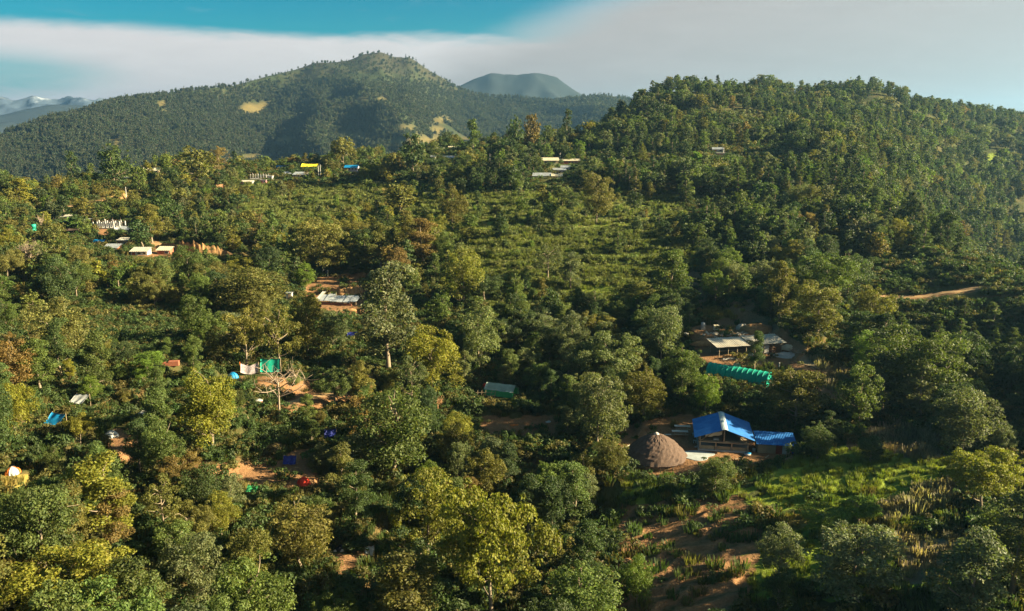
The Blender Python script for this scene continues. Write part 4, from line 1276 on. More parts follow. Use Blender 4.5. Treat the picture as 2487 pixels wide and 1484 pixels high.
V, Q = tube([(0.0 + 0.55 * math.cos(a), -0.5, 0.85 + 0.55 * math.sin(a)) for a in np.linspace(0, 6.283, 21)], [0.07] * 21, 6)
fw = part(e, 'flywheel', S().add(V, Q), 'rust', True)
for a in (0, 1.047, 2.094):
    part(fw, 'spoke', S().rod((0.5 * math.cos(a), -0.5, 0.85 + 0.5 * math.sin(a)), (-0.5 * math.cos(a), -0.5, 0.85 - 0.5 * math.sin(a)), 0.04, 5), 'rust')
part(e, 'hopper', S().rod((0, 0.1, 1.2), (0, 0.1, 1.7), 0.25, 8, 0.5), 'iron')
def heap(name, label, px, py, rx, ry, rz, mat, seed, cat, keep=None, n=1):
    q, k = spot(px, py, keep, max(rx, ry) * 0.9)
    s = S()
    r = np.random.default_rng(seed)
    for i in range(n):
        s.blob(r.normal(0, rx * .4) * (n > 1), r.normal(0, ry * .4) * (n > 1), -0.15, rx * (1 if n == 1 else r.uniform(.5, .8)), ry * (1 if n == 1 else r.uniform(.5, .8)), rz * r.uniform(.8, 1.1), seed + i, 0.10, 18, 9)
    return solo(name, label, cat, q, s, mat, 0, None, True)
heap('earth_heap', 'orange heap of earth on the yard left of the workshop', 1712, 838, 2.6, 1.2, 0.7, 'soil', 11, 'earth heap', (22, 12, 22, 4))
heap('earth_heap', 'brown spoil mound with digger tracks above the workshop', 1838, 806, 3.6, 2.6, 2.0, 'soil', 12, 'earth heap', (45, 30, 40, 8))
heap('stone_heap', 'pale heap of quarried stones on the upper terrace', 1802, 800, 1.3, 1.0, 1.2, 'stone', 13, 'stone heap', (16, 22, 16, 4))
heap('gravel_heap', 'pale grey gravel spill at the workshop end', 1912, 866, 2.6, 1.8, 0.8, 'gravel', 14, 'gravel', (30, 22, 42, 10))
heap('gravel_heap', 'cream sand pile behind the workshop end', 1916, 845, 1.5, 1.1, 0.8, 'creamtin', 15, 'sand', (12, 12, 22, 4))
q, k = spot(1775, 812, None, 0)
s = S()
for i in range(70):
    s.blob(rt.normal(0, 3.2), rt.normal(0, 0.8), -0.03, *(rt.uniform(.15, .45, 3)), seed=300 + i, rough=0.2, nu=7, nv=4)
o = link('rubble', s.mesh('rubble'), None, M['stone'], kind='stuff', label='loose pale stones along the upper terrace', category='rubble')
o.location = q
q, k = spot(1739, 806, (12, 28, 12, 4), 1.2)
e = thing('sieve_stand', 'pale stand of stacked frames on the upper terrace', 'stand', q, 0.1)
for a in (-.45, .45):
    for b in (-.35, .35):
        part(e, 'leg', S().box(a, b, 0.7, 0.09, 0.09, 1.4), 'plaster')
for z in (0.5, 1.0, 1.4):
    part(e, 'shelf', S().box(0, 0, z, 1.1, 0.85, 0.08), 'plaster')
part(e, 'base', S().box(0, 0, 0.15, 1.2, 0.9, 0.3), 'soil')
q, k = spot(1707, 800, (8, 22, 8, 2), 0.8)
e = thing('water_tank', 'small white water tank in shade above the workshop', 'tank', q)
part(e, 'tank', S().rod((0, 0, 0.5), (0, 0, 1.5), 0.45, 14), 'white', True)
part(e, 'lid', S().rod((0, 0, 1.5), (0, 0, 1.62), 0.35, 14, 0.2), 'grey', True)
part(e, 'stand', S().box(0, 0, 0.25, 0.9, 0.9, 0.5), 'stone')
q, k = spot(1957, 890, (30, 22, 30, 22), 0.6)
e = thing('timber_pole', 'long dark pole slanting down the dry bank', 'pole', (q.x, q.y, q.z + 0.25), math.radians(-45))
part(e, 'pole', S().rod((-3.2, 0, 0.2), (3.2, 0, -0.3), 0.13, 7), 'iron')
q, k = spot(1892, 893, (5, 14, 5, 2), 0.4)
solo('boundary_stone', 'small white marker post above the net tunnel', 'post', q, S().rod((0, 0, -0.2), (0, 0, 0.85), 0.16, 8, 0.12), 'white')
q, k = spot(1789, 894, (10, 12, 10, 2), 1.0)
solo('block_stack', 'pale stack of blocks below the open workshop', 'block stack', q, S().box(0, 0, 0.3, 1.2, 0.8, 0.6).box(0.1, 0.05, 0.75, 0.9, 0.6, 0.3), 'plaster', 0.1)

# ---- tin strip clearing
a_, b_ = ground(775, 738), ground(868, 743)
mid_ = (a_ + b_) / 2
zt_ = PADS['tin'].z
rot = math.atan2(b_.y - a_.y, b_.x - a_.x)
Lt = (b_ - a_).length
e = thing('tin_shelter', 'low shelter roofed with shiny rumpled tin sheets on posts', 'shelter', (mid_.x, mid_.y, zt_), rot)
LAND.append(('shiny tin shelter', mid_))
FOOT.append((mid_.x, mid_.y + 1, 6.5))
VIEWS.append((765, 700, 885, 760, 222))
for i in range(6):
    w = Lt / 6
    P = corrugated(w * 1.04, 3.6, 7, 0.05)
    P[..., 0] += -Lt / 2 + w * (i + 0.5)
    P[..., 2] += 1.5 + 0.05 * (i % 2) + (P[..., 1]) * (0.30 + 0.05 * math.sin(i * 2.1)) + 0.12 * math.sin(i * 1.7)
    P[..., 1] += 1.0 + 0.15 * math.sin(i * 3)
    part(e, 'roof_sheet', S().sheet(P, 0.03), 'tin')
P = corrugated(1.0, 5.2, 5, 0.04)
P[..., 0] += -Lt / 2 - 0.3
P[..., 2] += 1.75 + P[..., 1] * 0.32
P[..., 1] += 1.4
part(e, 'end_sheet', S().sheet(P, 0.03), 'white')
for x in np.linspace(-Lt / 2 + .2, Lt / 2 - .2, 7):
    part(e, 'post', S().rod((x, 2.9, -0.3), (x, 2.9, 2.7), 0.07, 6), 'wood')
    part(e, 'post', S().rod((x, -0.4, -0.3), (x, -0.4, 1.1), 0.07, 6), 'wood')
for i in range(10):
    part(e, 'low_wall_brick', S().box(-Lt / 2 + 0.8 + i * 0.95, -0.55, 0.2, 0.88, 0.3, 0.5), 'brick')
q, k = spot(791, 672, (10, 24, 10, 2), 1.2)
e = thing('water_tank', 'black water tank on a rough stand at the clearing', 'tank', q)
LAND.append(('black water tank', q))
part(e, 'tank', S().rod((0, 0, 0.5), (0, 0, 1.9), 0.65, 16), 'black', True)
part(e, 'lid', S().rod((0, 0, 1.9), (0, 0, 2.05), 0.5, 16, 0.25), 'black', True)
for a in (-.75, .75):
    for b in (-.5, .5):
        part(e, 'leg', S().rod((a, b, -0.2), (a * .95, b, 2.2), 0.06, 6), 'white')
q, k = spot(702, 728, (12, 20, 12, 6), 1.4)
e = thing('wash_hut', 'small white cabin on orange earth left of the shelter', 'cabin', q)
part(e, 'wall', S().box(0, 0.6, 0.8, 1.6, 1.2, 1.6), 'white')
part(e, 'roof', S().box(0, 0.6, 1.66, 1.9, 1.5, 0.1), 'tin')
part(e, 'door', S().box(0.1, -0.02, 0.7, 0.6, 0.06, 1.3), 'wood')
heap('earth_heap', 'orange heap of earth below the tin shelter', 850, 756, 1.6, 0.9, 0.5, 'soil', 21, 'earth heap')
heap('earth_heap', 'orange heap of earth at the end of the tin shelter', 880, 762, 1.3, 0.8, 0.5, 'soil', 22, 'earth heap')

def earth_bank(label, pix, h, back, seed):
    """a fresh cut in the slope: fluted face and sloping top"""
    P = [ground(*pt) for pt in pix]
    pts_ = []
    for a, b in zip(P[:-1], P[1:]):
        for t in np.linspace(0, 1, 14)[:-1]:
            pts_.append(a.lerp(b, t))
    pts_.append(P[-1])
    n = len(pts_)
    r = np.random.default_rng(seed)
    fl = r.normal(0, 0.16, n)
    rows = []
    for i, p in enumerate(pts_):
        u = i / (n - 1)
        hh = h * math.sin(math.pi * min(0.985, max(0.015, u))) ** 0.7 * (1 + 0.16 * r.normal())
        out = Vector((p.x, p.y, 0)).normalized()
        col_ = []
        for t in np.linspace(0, 1, 7):
            o = out * (t * 1.1 + fl[i] * math.sin(t * math.pi) * (0.6 + t))
            col_.append((p.x + o.x, p.y + o.y, p.z - 0.4 + (hh + 0.4) * t))
        for t in (0.4, 1.0):
            o = out * (1.1 + back * t)
            x, y = p.x + o.x, p.y + o.y
            col_.append((x, y, max(p.z + hh - 0.15 * hh * t, 0) * (1 - t) + t * min(p.z + hh, float(hgt(x, y)) - 0.2)))
        rows.append(col_)
    V = np.array(rows)
    o = link('earth_bank', np_mesh('earth_bank', V, grid_quads(n, 9)), None, M['soil'], kind='structure')
    for pt in pix:
        VIEWS.append((pt[0] - 12, pt[1] - h * FP / Vector((P[0].x, P[0].y, ZC - P[0].z)).length, pt[0] + 12, pt[1], P[0].length))
earth_bank('', [(775, 716), (830, 720), (885, 708)], 2.2, 3.0, 1)
earth_bank('', [(385, 600), (430, 612), (480, 618), (540, 628), (600, 636)], 3.6, 6.0, 2)
earth_bank('', [(235, 496), (300, 488), (360, 484)], 2.6, 3.0, 4)

# ---- camp in the trees: tarpaulins, tents and odds and ends
def tarp(name, label, px, py, w, h, mat, rot=0.0, lean=0.35, sag=0.15, lift=0.4, keep=(20, 25, 20, 8), poles=True, cat='tarpaulin', seed=0):
    q, k = spot(px, py, keep, 1.4)
    e = thing(name, label, cat, q, rot)
    r = np.random.default_rng(seed)
    m, n = 14, 9
    ph = r.random(4) * 6
    P = np.empty((m, n, 3))
    for i, u in enumerate(np.linspace(0, 1, m)):
        for j, v in enumerate(np.linspace(0, 1, n)):
            drop = sag * math.sin(u * math.pi) * (1 - v * 0.4) + 0.05 * math.sin(u * 13 + ph[0] + v * 3) + 0.04 * math.sin(v * 9 + ph[1] + u * 4)
            P[i, j] = ((u - .5) * w, -v * h * math.sin(lean) + 0.08 * math.sin(u * 11 + ph[2]), lift + h * math.cos(lean) * (1 - v) - drop)
    part(e, 'sheet', S().sheet(P, 0.02), mat, True)
    if poles:
        for sx in (-.5, .5):
            part(e, 'pole', S().rod((sx * w, 0.04, -0.3), (sx * w, 0.04, lift + h * math.cos(lean) + 0.12), 0.05, 6), 'wood')
        part(e, 'rope', S().rod((-w / 2, 0.05, lift + h * math.cos(lean)), (w / 2, 0.05, lift + h * math.cos(lean)), 0.02, 5), 'wood')
    LAND.append((label.split(' hung')[0].split(' over')[0].split(' with')[0], q))
    return e
tarp('hanging_tarpaulin', 'teal tarpaulin hung on a line at the camp', 659, 908, 4.0, 2.7, 'teal', 0.0, 0.25, 0.12, 0.5, (30, 36, 30, 20), seed=1)
e = tarp('hanging_cloth', 'patterned grey cloth hung beside the teal tarpaulin', 608, 908, 3.4, 2.0, 'pattern', 0.1, 0.4, 0.6, 0.5, (32, 34, 22, 10), seed=2, cat='cloth')
part(e, 'orange_hose', S().rod((-1.9, -0.1, 2.6), (-1.7, -0.3, 0.6), 0.07, 6).rod((-1.7, -0.3, 0.6), (-0.9, -0.4, 0.55), 0.07, 6), 'orange')
tarp('tarpaulin', 'grey square tarpaulin over a sleeping place in the trees', 205, 985, 2.6, 2.0, 'greytarp', -0.3, 1.05, 0.1, 0.9, (18, 24, 18, 6), seed=3)
tarp('tarpaulin', 'blue tarpaulin over a tent on the left slope', 146, 1030, 2.8, 2.0, 'bluetarp', -0.35, 0.9, 0.1, 0.5, (18, 22, 18, 6), seed=4)
tarp('tarpaulin', 'small green tarpaulin over gear in the shade', 617, 1196, 1.7, 1.1, 'greencloth', -0.2, 0.9, 0.06, 0.4, (18, 16, 18, 6), seed=5)
tarp('tarpaulin', 'deep blue tarpaulin in the shade above the red tent', 706, 1128, 2.0, 1.4, 'navy', 0, 0.7, 0.08, 0.3, (16, 18, 16, 4), seed=6)
tarp('tarpaulin', 'dark blue tarpaulin half hidden beside the central tree', 803, 1062, 2.0, 1.4, 'navy', 0.2, 0.7, 0.08, 0.3, (16, 18, 16, 4), seed=7)
tarp('tarpaulin', 'violet-blue tarpaulin under the silvery tree', 858, 818, 2.6, 1.2, 'navy', 0, 0.8, 0.08, 0.3, (16, 14, 16, 4), seed=8)
tarp('tarpaulin', 'grey board-like sheet in deep shade at the bottom', 898, 1346, 1.2, 1.1, 'greytarp', 0.1, 0.5, 0.02, 0.1, (14, 18, 14, 4), seed=9, cat='sheet')

def dome_tent(label, px, py, w, h, fly, side, rot=0.0, keep=(22, 22, 22, 4), third=None):
    q, k = spot(px, py, keep, w * .7)
    e = thing('dome_tent', label, 'tent', q, rot)
    seg = 6
    for pnl in range(4):
        a0 = pnl * math.pi / 2 - math.pi / 4
        P = []
        for t in np.linspace(0, 1, seg + 1):
            row = []
            for u in np.linspace(0, 1, seg + 1):
                a = a0 + u * math.pi / 2
                rad = (1 - t ** 1.9) * w / 2 * (1 + 0.10 * math.cos(4 * (a - math.pi / 4)) * -1 * (1 - t))
                row.append((rad * math.cos(a), rad * math.sin(a) * 0.85, h * t ** 0.72))
            P.append(row)
        part(e, 'fly_panel', S().sheet(P, 0.015), (fly, side, fly, third or side)[pnl], True)
    for a in (math.pi / 4, -math.pi / 4):
        pts_ = [(math.cos(a) * math.cos(th) * w * .5, math.sin(a) * math.cos(th) * w * .43, h * math.sin(th) ** 0.75 + 0.02) for th in np.linspace(0.02, math.pi - 0.02, 13)]
        V, Q = tube(pts_, [0.025] * 13, 5)
        part(e, 'pole', S().add(V, Q), 'black', True)
    part(e, 'door', S().add([(-0.28, -w * .405, 0.02), (0.28, -w * .405, 0.02), (0.2, -w * .33, h * .55), (-0.2, -w * .33, h * .55)], [(0, 1, 2, 3)]), 'black')
    LAND.append((label.split(' with')[0].split(' on')[0].split(' in')[0].split(' on')[0], q))
    return e
dome_tent('orange and yellow dome tent with pale top', 31, 1152, 1.9, 1.1, 'orange', 'tentyel', 0.9, (24, 26, 26, 6), 'greytarp')
dome_tent('white dome tent on the red path', 271, 1062, 2.0, 1.1, 'white', 'greytarp', 0.2)
dome_tent('pale grey dome tent in the left trees', 348, 1012, 1.9, 1.1, 'greytarp', 'white', 0.5)
dome_tent('pink-white dome tent behind the glowing tree', 486, 1036, 2.0, 1.2, 'pink', 'white', 0.2)
dome_tent('bright red dome tent in deep shade', 738, 1180, 1.9, 1.25, 'redcloth', 'redcloth', 0.2, (24, 26, 24, 8))
dome_tent('blue dome tent beside the patterned cloth', 566, 918, 2.0, 1.3, 'bluetarp', 'bluetarp', 0.1, (16, 20, 16, 4))
dome_tent('tiny red tent behind the grey-green greenhouse', 1178, 940, 1.0, 0.8, 'redcloth', 'redcloth', 0.1, (6, 10, 6, 2))
q, k = spot(1218, 958, (55, 40, 55, 14), 6)
e = thing('greenhouse', 'grey-green plastic greenhouse in the shaded hollow', 'greenhouse', (q.x, q.y, PADS['green'].z), math.radians(-22))
LAND.append(('grey-green greenhouse', q))
for sgn in (-1, 1):
    P = np.array([[(x, sgn * (0.05 + 1.6 * t), 2.3 - 1.1 * t ** 1.3 - 0.04 * math.sin(x * 2.5)) for t in np.linspace(0, 1, 6)] for x in np.linspace(-3.2, 3.2, 18)])
    part(e, 'roof_sheet', S().sheet(P, 0.02), 'greynet', True)
    part(e, 'side_sheet', S().box(0, sgn * 1.62, 0.6, 6.3, 0.03, 1.2), 'greencloth')
for x in np.linspace(-3, 3, 5):
    for y in (-1.55, 1.55):
        part(e, 'post', S().rod((x, y, -0.2), (x, y, 1.3), 0.05, 6), 'wood')
e = thing('bean_frame', 'rickety pole frame beside the grey-green greenhouse', 'frame', ground(1178, 972), 0.1)
for i in range(5):
    part(e, 'pole', S().rod((-1.6 + i * .8, 0, -0.2), (-1.4 + i * .8 + 0.5 * (i > 2), 0.2, 2.0), 0.045, 5), 'wood')
for z in (0.9, 1.6):
    part(e, 'rail', S().rod((-1.8, 0.1, z), (2.1, 0.15, z - 0.1), 0.035, 5), 'wood')
q, k = spot(628, 984, (16, 16, 16, 4), 1.2)
e = thing('brick_stove', 'small brick stove with domed white cover by the bare tree', 'stove', q)
part(e, 'base', S().box(0, 0, 0.4, 1.5, 0.9, 0.8), 'brick')
part(e, 'cover', S().blob(0, 0, 0.75, 0.85, 0.55, 0.4, 4, 0.02, 16, 6), 'white', True)
q, k = spot(415, 890, (22, 14, 22, 4), 1.5)
e = thing('brick_stack', 'stack of red bricks on orange earth in the left woods', 'brick stack', q, 0.15)
bm_ = S().box(0, 0, 0, 0.6, 0.45, 0.22).mesh('brick')
bm_.materials.append(M['brick'])
for lev in range(4):
    for i in range(5):
        if lev == 3 and i in (0, 1):
            continue
        for j in range(2):
            o = bpy.data.objects.new('brick', bm_)
            COL.objects.link(o)
            o.parent = e
            o.location = (-1.25 + i * .63, -0.25 + j * .5, 0.1 + lev * .235)
q, k = spot(655, 930, (30, 8, 30, 4), 1.5)
e = thing('brick_wall', 'long low stack of orange bricks under the teal tarpaulin', 'brick wall', q, 0.0)
bo_ = S().box(0, 0, 0, 0.58, 0.4, 0.2).mesh('brick')
bo_.materials.append(M['soil'])
for lev in range(3):
    for i in range(9):
        o = bpy.data.objects.new('brick', bo_)
        COL.objects.link(o)
        o.parent = e
        o.location = (-2.4 + i * .6 + 0.2 * (lev % 2), 0, 0.1 + lev * .215)
q, k = spot(824, 1338, (12, 16, 16, 4), 0.8)
e = thing('clothes_pile', 'black and white bundle of bags under the olive tree', 'bags', q)
for i, (mname, x, y, z, sx) in enumerate((('black', 0, 0, 0, .5), ('white', .45, -.2, 0, .28), ('white', -.45, -.3, 0, .22), ('black', .3, .35, .2, .45), ('redcloth', .75, .1, 0, .16))):
    part(e, 'bag', S().blob(x, y, z, sx, sx * .8, sx * .9, 70 + i), mname, True)
for x, y, lab in ((1126, 1000, 'pale sheet crumpled on dark ground near the yellow ball tree'), (1334, 1028, 'white sheet lying on the shaded yard'), (1248, 1034, 'orange bag lying on the shaded yard')):
    q, k = spot(x, y, (7, 6, 7, 2), 0.6)
    s = S()
    for i in range(4):
        s.blob(rt.normal(0, .3), rt.normal(0, .15), 0, 0.35, 0.28, 0.2, seed=int(x) + i)
    solo('sack', lab, 'sack', q, s, 'orange' if 'orange' in lab else 'white')

# ---- leafless trees
def bare_tree(name, label, px, pyt, pyb, wpx, seed, mat='deadwood', nb=9, twigs=5):
    q, k = spot(px, pyb, None, 0.6)
    H, Wd = (pyb - pyt) * k * 0.97, wpx * k
    r = np.random.default_rng(seed)
    e = thing(name, label, 'tree', q)
    tr = [(0, 0, -0.4), (0.05, 0, H * .2), (r.normal(0, .1), r.normal(0, .1), H * .42), (r.normal(0, .2), r.normal(0, .2), H * .75)]
    V, Q = tube(tr, [H * .022, H * .018, H * .014, H * .007], 7)
    part(e, 'trunk', S().add(V, Q), mat, True)
    for i in range(nb):
        z0_ = H * r.uniform(.32, .66)
        a = i / nb * 6.283 + r.normal(0, .4)
        tip = np.array([math.cos(a) * Wd * r.uniform(.3, .55), math.sin(a) * Wd * r.uniform(.25, .45), H * r.uniform(.55, 1.0)])
        B = bend((0, 0, z0_), tip, 7, 0.12, r)
        V, Q = tube(B, np.linspace(H * .010, H * .003, 7), 5)
        s = S().add(V, Q)
        for t in range(twigs):
            b0 = B[r.integers(2, 6)]
            t1 = b0 + r.normal(0, 1, 3) * Wd * .14 + np.array([0, 0, H * .06])
            V, Q = tube(bend(b0, t1, 4, .1, r), np.linspace(H * .004, H * .0015, 4), 4)
            s.add(V, Q)
        part(e, 'branch', s, mat, True)
    LAND.append((label.split(' standing')[0].split(' before')[0], q))
bare_tree('bare_tree', 'leafless tree standing before the teal tarpaulin camp', 679, 880, 1012, 125, 3, 'deadwood', 11, 7)
bare_tree('bare_tree', 'brown leafless bush standing on the left slope', 78, 598, 668, 42, 4, 'deadwood', 22, 12)
bare_tree('bare_tree', 'leafless stems standing below the blue domes of the village', 105, 525, 580, 20, 5, 'deadwood', 9, 5)
bare_tree('bare_tree', 'small rust twiggy bush standing behind the central tree', 1063, 955, 1003, 30, 6, 'rust', 14, 8)
bare_tree('bare_tree', 'brown twiggy bush standing by the workshop bank', 1930, 845, 872, 34, 7, 'deadwood', 16, 10)

# ---- left village
pl = PADS['plateau']
def frame_building(label, px0, px1, py, hpx, nx, ny, rot, depth_m, slab=True):
    cxp = (px0 + px1) / 2
    q, k = spot(cxp, py, ((px1 - px0) / 2 + 3, hpx + 6, (px1 - px0) / 2 + 3, 2))
    w, h = (px1 - px0) * k, hpx * k
    q = flatten(cxp, py, w * .6, 3, 0, at=q)
    FOOT.append((q.x, q.y + depth_m / 2, w * .6))
    e = thing('unfinished_building', label, 'building site', q, rot)
    part(e, 'floor_slab', S().box(0, depth_m / 2, 0.15, w + .8, depth_m + .8, 0.4), 'grey')
    for i in range(nx):
        for j in range(ny):
            x, y = -w / 2 + w * i / (nx - 1), depth_m * j / max(1, ny - 1)
            hh = h * (1 + 0.12 * math.sin(i * 3 + j))
            c = part(e, 'column', S().box(x, y, hh / 2 + 0.3, 0.42, 0.42, hh), 'white')
            part(c, 'rebar', S().rod((x, y, hh), (x, y, hh + 0.9), 0.05, 4), 'iron')
    LAND.append((label.split(' with')[0], q))
frame_building('unfinished white concrete columns in the left village', 228, 276, 557, 13, 6, 3, math.radians(-8), 7)
frame_building('row of bare white columns on the ridge house', 610, 646, 438, 10, 7, 2, 0, 4)
house('grey stone house with tin roof in the left village', 285, 310, 598, 12, 'mono', 'mud', 'oldtin', math.radians(-6), 0.8, 1, 1)
house('long tin-roofed shed above the grey stone house', 283, 320, 566, 5, 'mono', 'white', 'tin', math.radians(-10), 0.5, 0, 2, tilt=0.25)
house('small house with blue roof and yellow wall in the left village', 230, 250, 597, 7, 'gable', 'yellowwall', 'bluetarp', 0, 0.8, 1, 1)
house('low tin-roofed hut between yellow and grey stone houses', 255, 284, 607, 4, 'mono', 'brick', 'tin', 0, 0.6, 1, 1, tilt=0.3)
house('brick house with cream roof at the foot of the earth cliff', 383, 412, 619, 9, 'mono', 'brick', 'creamtin', math.radians(-4), 0.6, 1, 1, tilt=0.3)
house('white-walled house with grey roof in the left village', 320, 356, 620, 8, 'mono', 'white', 'oldtin', 0, 0.6, 1, 2, tilt=0.25)
house('long thatch-grey roofed shed behind the banana clump', 130, 165, 538, 4, 'mono', 'mud', 'oldtin', math.radians(-12), 0.6, 1, 1, tilt=0.35)
house('small tin lean-to behind the unfinished columns', 205, 222, 541, 5, 'mono', 'grey', 'tin', 0, 0.7, 1, 0)
dome_tent('larger blue and white dome tent in the left village', 118, 533, 3.4, 2.0, 'bluetarp', 'white', 0.9, (10, 12, 10, 2), 'white')
dome_tent('smaller blue dome tent in the left village', 92, 528, 2.2, 1.6, 'bluetarp', 'bluetarp', 0.2, (8, 10, 8, 2))
q, k = spot(83, 564, (8, 12, 8, 2), 1)
e = thing('water_tank', 'green water tank at the edge of the left village', 'tank', q)
for z in (0, 1.5):
    part(e, 'tank', S().rod((0, 0, z), (0, 0, z + 1.3), 0.85, 14), 'greentank', True)
q, k = spot(172, 570, (22, 8, 20, 2), 2)
e = thing('lean_to', 'sagging thatched lean-to on crooked poles in the left village', 'lean-to', q)
P = np.array([[(x, -1 + 2.2 * t, 1.6 + .5 * t - 0.25 * math.cos(x * .6)) for t in np.linspace(0, 1, 4)] for x in np.linspace(-3.2, 3.2, 14)])
part(e, 'roof', S().sheet(P, 0.12), 'thatch')
for x in (-3, -1, 1, 3):
    part(e, 'post', S().rod((x, 0, -.2), (x + .1, 0, 1.6), 0.07, 5), 'wood')
# ---- houses on the ridge
house('cream school-like house with pale roof on the left ridge', 350, 385, 421, 6, 'gable', 'mud', 'creamtin', 0.1, 0.6, 1, 2)
house('small pale house with cream roof under the green tank', 318, 334, 421, 6, 'gable', 'plaster', 'creamtin', 0.1, 0.8, 1, 0)
house('small side cabin with grey roof beside the cream house', 391, 400, 418, 5, 'mono', 'plaster', 'oldtin', 0, 0.8, 1, 0)
house('low shed with pale roof on the left ridge slope', 298, 314, 436, 3, 'mono', 'mud', 'creamtin', 0, 0.7, 1, 0)
house('tiny blue-roofed hut on the left ridge', 240, 254, 432, 4, 'mono', 'mud', 'bluetarp', 0, 0.7, 1, 0)
house('small hut with orange rusty roof on the ridge slope', 520, 540, 462, 6, 'mono', 'brick', 'rust', -0.15, 0.7, 1, 0, tilt=0.3)
house('pale concrete house with flat roof beside the bare columns', 645, 661, 437, 8, 'flat', 'grey', 'grey', 0, 0.7, 1, 1)
house('red and white painted shop below the bare columns', 632, 646, 448, 8, 'flat', 'pink', 'white', 0, 0.7, 1, 1)
house('grey low house under the bare columns', 583, 612, 448, 4, 'mono', 'grey', 'oldtin', 0, 0.5, 1, 2)
house('blue-roofed house at the ridge top', 673, 694, 412, 5, 'gable', 'mud', 'bluetarp', 0.1, 0.7, 1, 1)
house('white house with tin roof and red cloths on the ridge', 712, 745, 433, 8, 'mono', 'white', 'tin', -0.1, 0.6, 1, 3, tilt=0.25)
house('low tin shed beside the white ridge house', 690, 712, 425, 3, 'mono', 'grey', 'tin', 0, 0.5, 1, 1, tilt=0.3)
house('two-storey mauve house with blue roof on the ridge', 838, 868, 425, 16, 'gable', 'mauve', 'bluetarp', -0.1, 0.6, 1, 3, storeys=2)
house('white cottage with one dark window on the central ridge', 1047, 1058, 392, 9, 'mono', 'white', 'tin', 0, 0.8, 0, 1)
house('tin-roofed house beside the white cottage', 1076, 1102, 388, 5, 'gable', 'mud', 'tin', -0.1, 0.6, 1, 1)
house('cream house with round grey roof on the central ridge', 1055, 1078, 369, 6, 'mono', 'plaster', 'oldtin', 0, 0.7, 1, 2)
house('long white farmhouse with cream veranda on the central ridge', 1090, 1122, 364, 5, 'mono', 'white', 'creamtin', 0, 0.4, 2, 3)
house('pale tin-roofed house near the skyline', 1132, 1160, 352, 4, 'gable', 'mud', 'tin', 0.1, 0.6, 1, 1)
house('cream block with two windows and pale roof below the forest hill', 1318, 1356, 400, 9, 'mono', 'mud', 'creamtin', 0.0, 0.5, 0, 2, tilt=0.3, name='schoolhouse', cat='schoolhouse')
house('long veranda block joined to the cream block', 1358, 1408, 398, 7, 'mono', 'brick', 'creamtin', 0.0, 0.35, 3, 4, tilt=0.2, name='schoolhouse', cat='schoolhouse')
house('bluish tin-roofed house below the cream block', 1345, 1374, 424, 9, 'mono', 'mauve', 'tin', 0.0, 0.6, 1, 2, tilt=0.2)
house('small tin-roofed annex uphill of the bluish house', 1363, 1384, 414, 4, 'mono', 'grey', 'tin', -0.1, 0.6, 1, 0, tilt=0.3)
house('long low roof of shiny tin below the cream block', 1295, 1336, 431, 3, 'mono', 'grey', 'tin', -0.1, 0.4, 1, 2, tilt=0.35)
house('low cream-roofed shed below the bluish house', 1341, 1365, 431, 3, 'mono', 'mud', 'creamtin', -0.05, 0.5, 1, 1, tilt=0.35)
house('house with glinting tin roof on the forest hill', 1732, 1756, 369, 6, 'gable', 'grey', 'tin', -0.1, 0.6, 1, 1)
house('low flat-roofed house below the glinting tin roof', 1742, 1774, 378, 4, 'flat', 'brick', 'white', 0, 0.5, 1, 2)
tarp('tarpaulin', 'long yellow tarpaulin over a ridge yard', 755, 412, 9.5, 4.5, 'yellow', 0.05, 1.25, 0.25, 1.8, (24, 10, 24, 4), seed=15)
q, k = spot(325, 408, (3, 10, 3, 2), 0)
e = thing('water_tank', 'green water tank on a post on the left ridge', 'tank', q)
part(e, 'tank', S().rod((0, 0, 2.4), (0, 0, 3.8), 0.7, 12), 'greentank', True)
part(e, 'stand', S().rod((0, 0, -0.3), (0, 0, 2.4), 0.25, 6), 'grey')
def pole(label, px, pyt, pyb):
    q, k = spot(px, pyb, (2, (pyb - pyt), 2, 1))
    H = (pyb - pyt) * k
    e = thing('utility_pole', label, 'pole', q, 0, 'utility poles on the ridge')
    part(e, 'post', S().rod((0, 0, -0.4), (0, 0, H), 0.20, 6, 0.13), 'white')
    part(e, 'crossarm', S().box(0, 0, H * .93, 1.6, 0.14, 0.14), 'wood')
pole('pale utility pole, left one of the pair by the yellow tarpaulin', 774, 404, 432)
pole('pale utility pole, right one of the pair by the yellow tarpaulin', 779, 402, 432)
pole('utility pole standing behind the cream schoolhouse', 1360, 372, 396)
pole('utility pole on the left ridge slope', 308, 458, 488)
pole('utility pole standing behind the glinting tin roof', 1757, 360, 376)
pole('utility pole between ridge trees in the centre', 1190, 375, 402)
heap('clothes_heap', 'pink washing spread beside the schoolhouse', 1423, 378, 2.4, 1.5, 1.6, 'pink', 31, 'washing', (10, 10, 10, 2), 3)

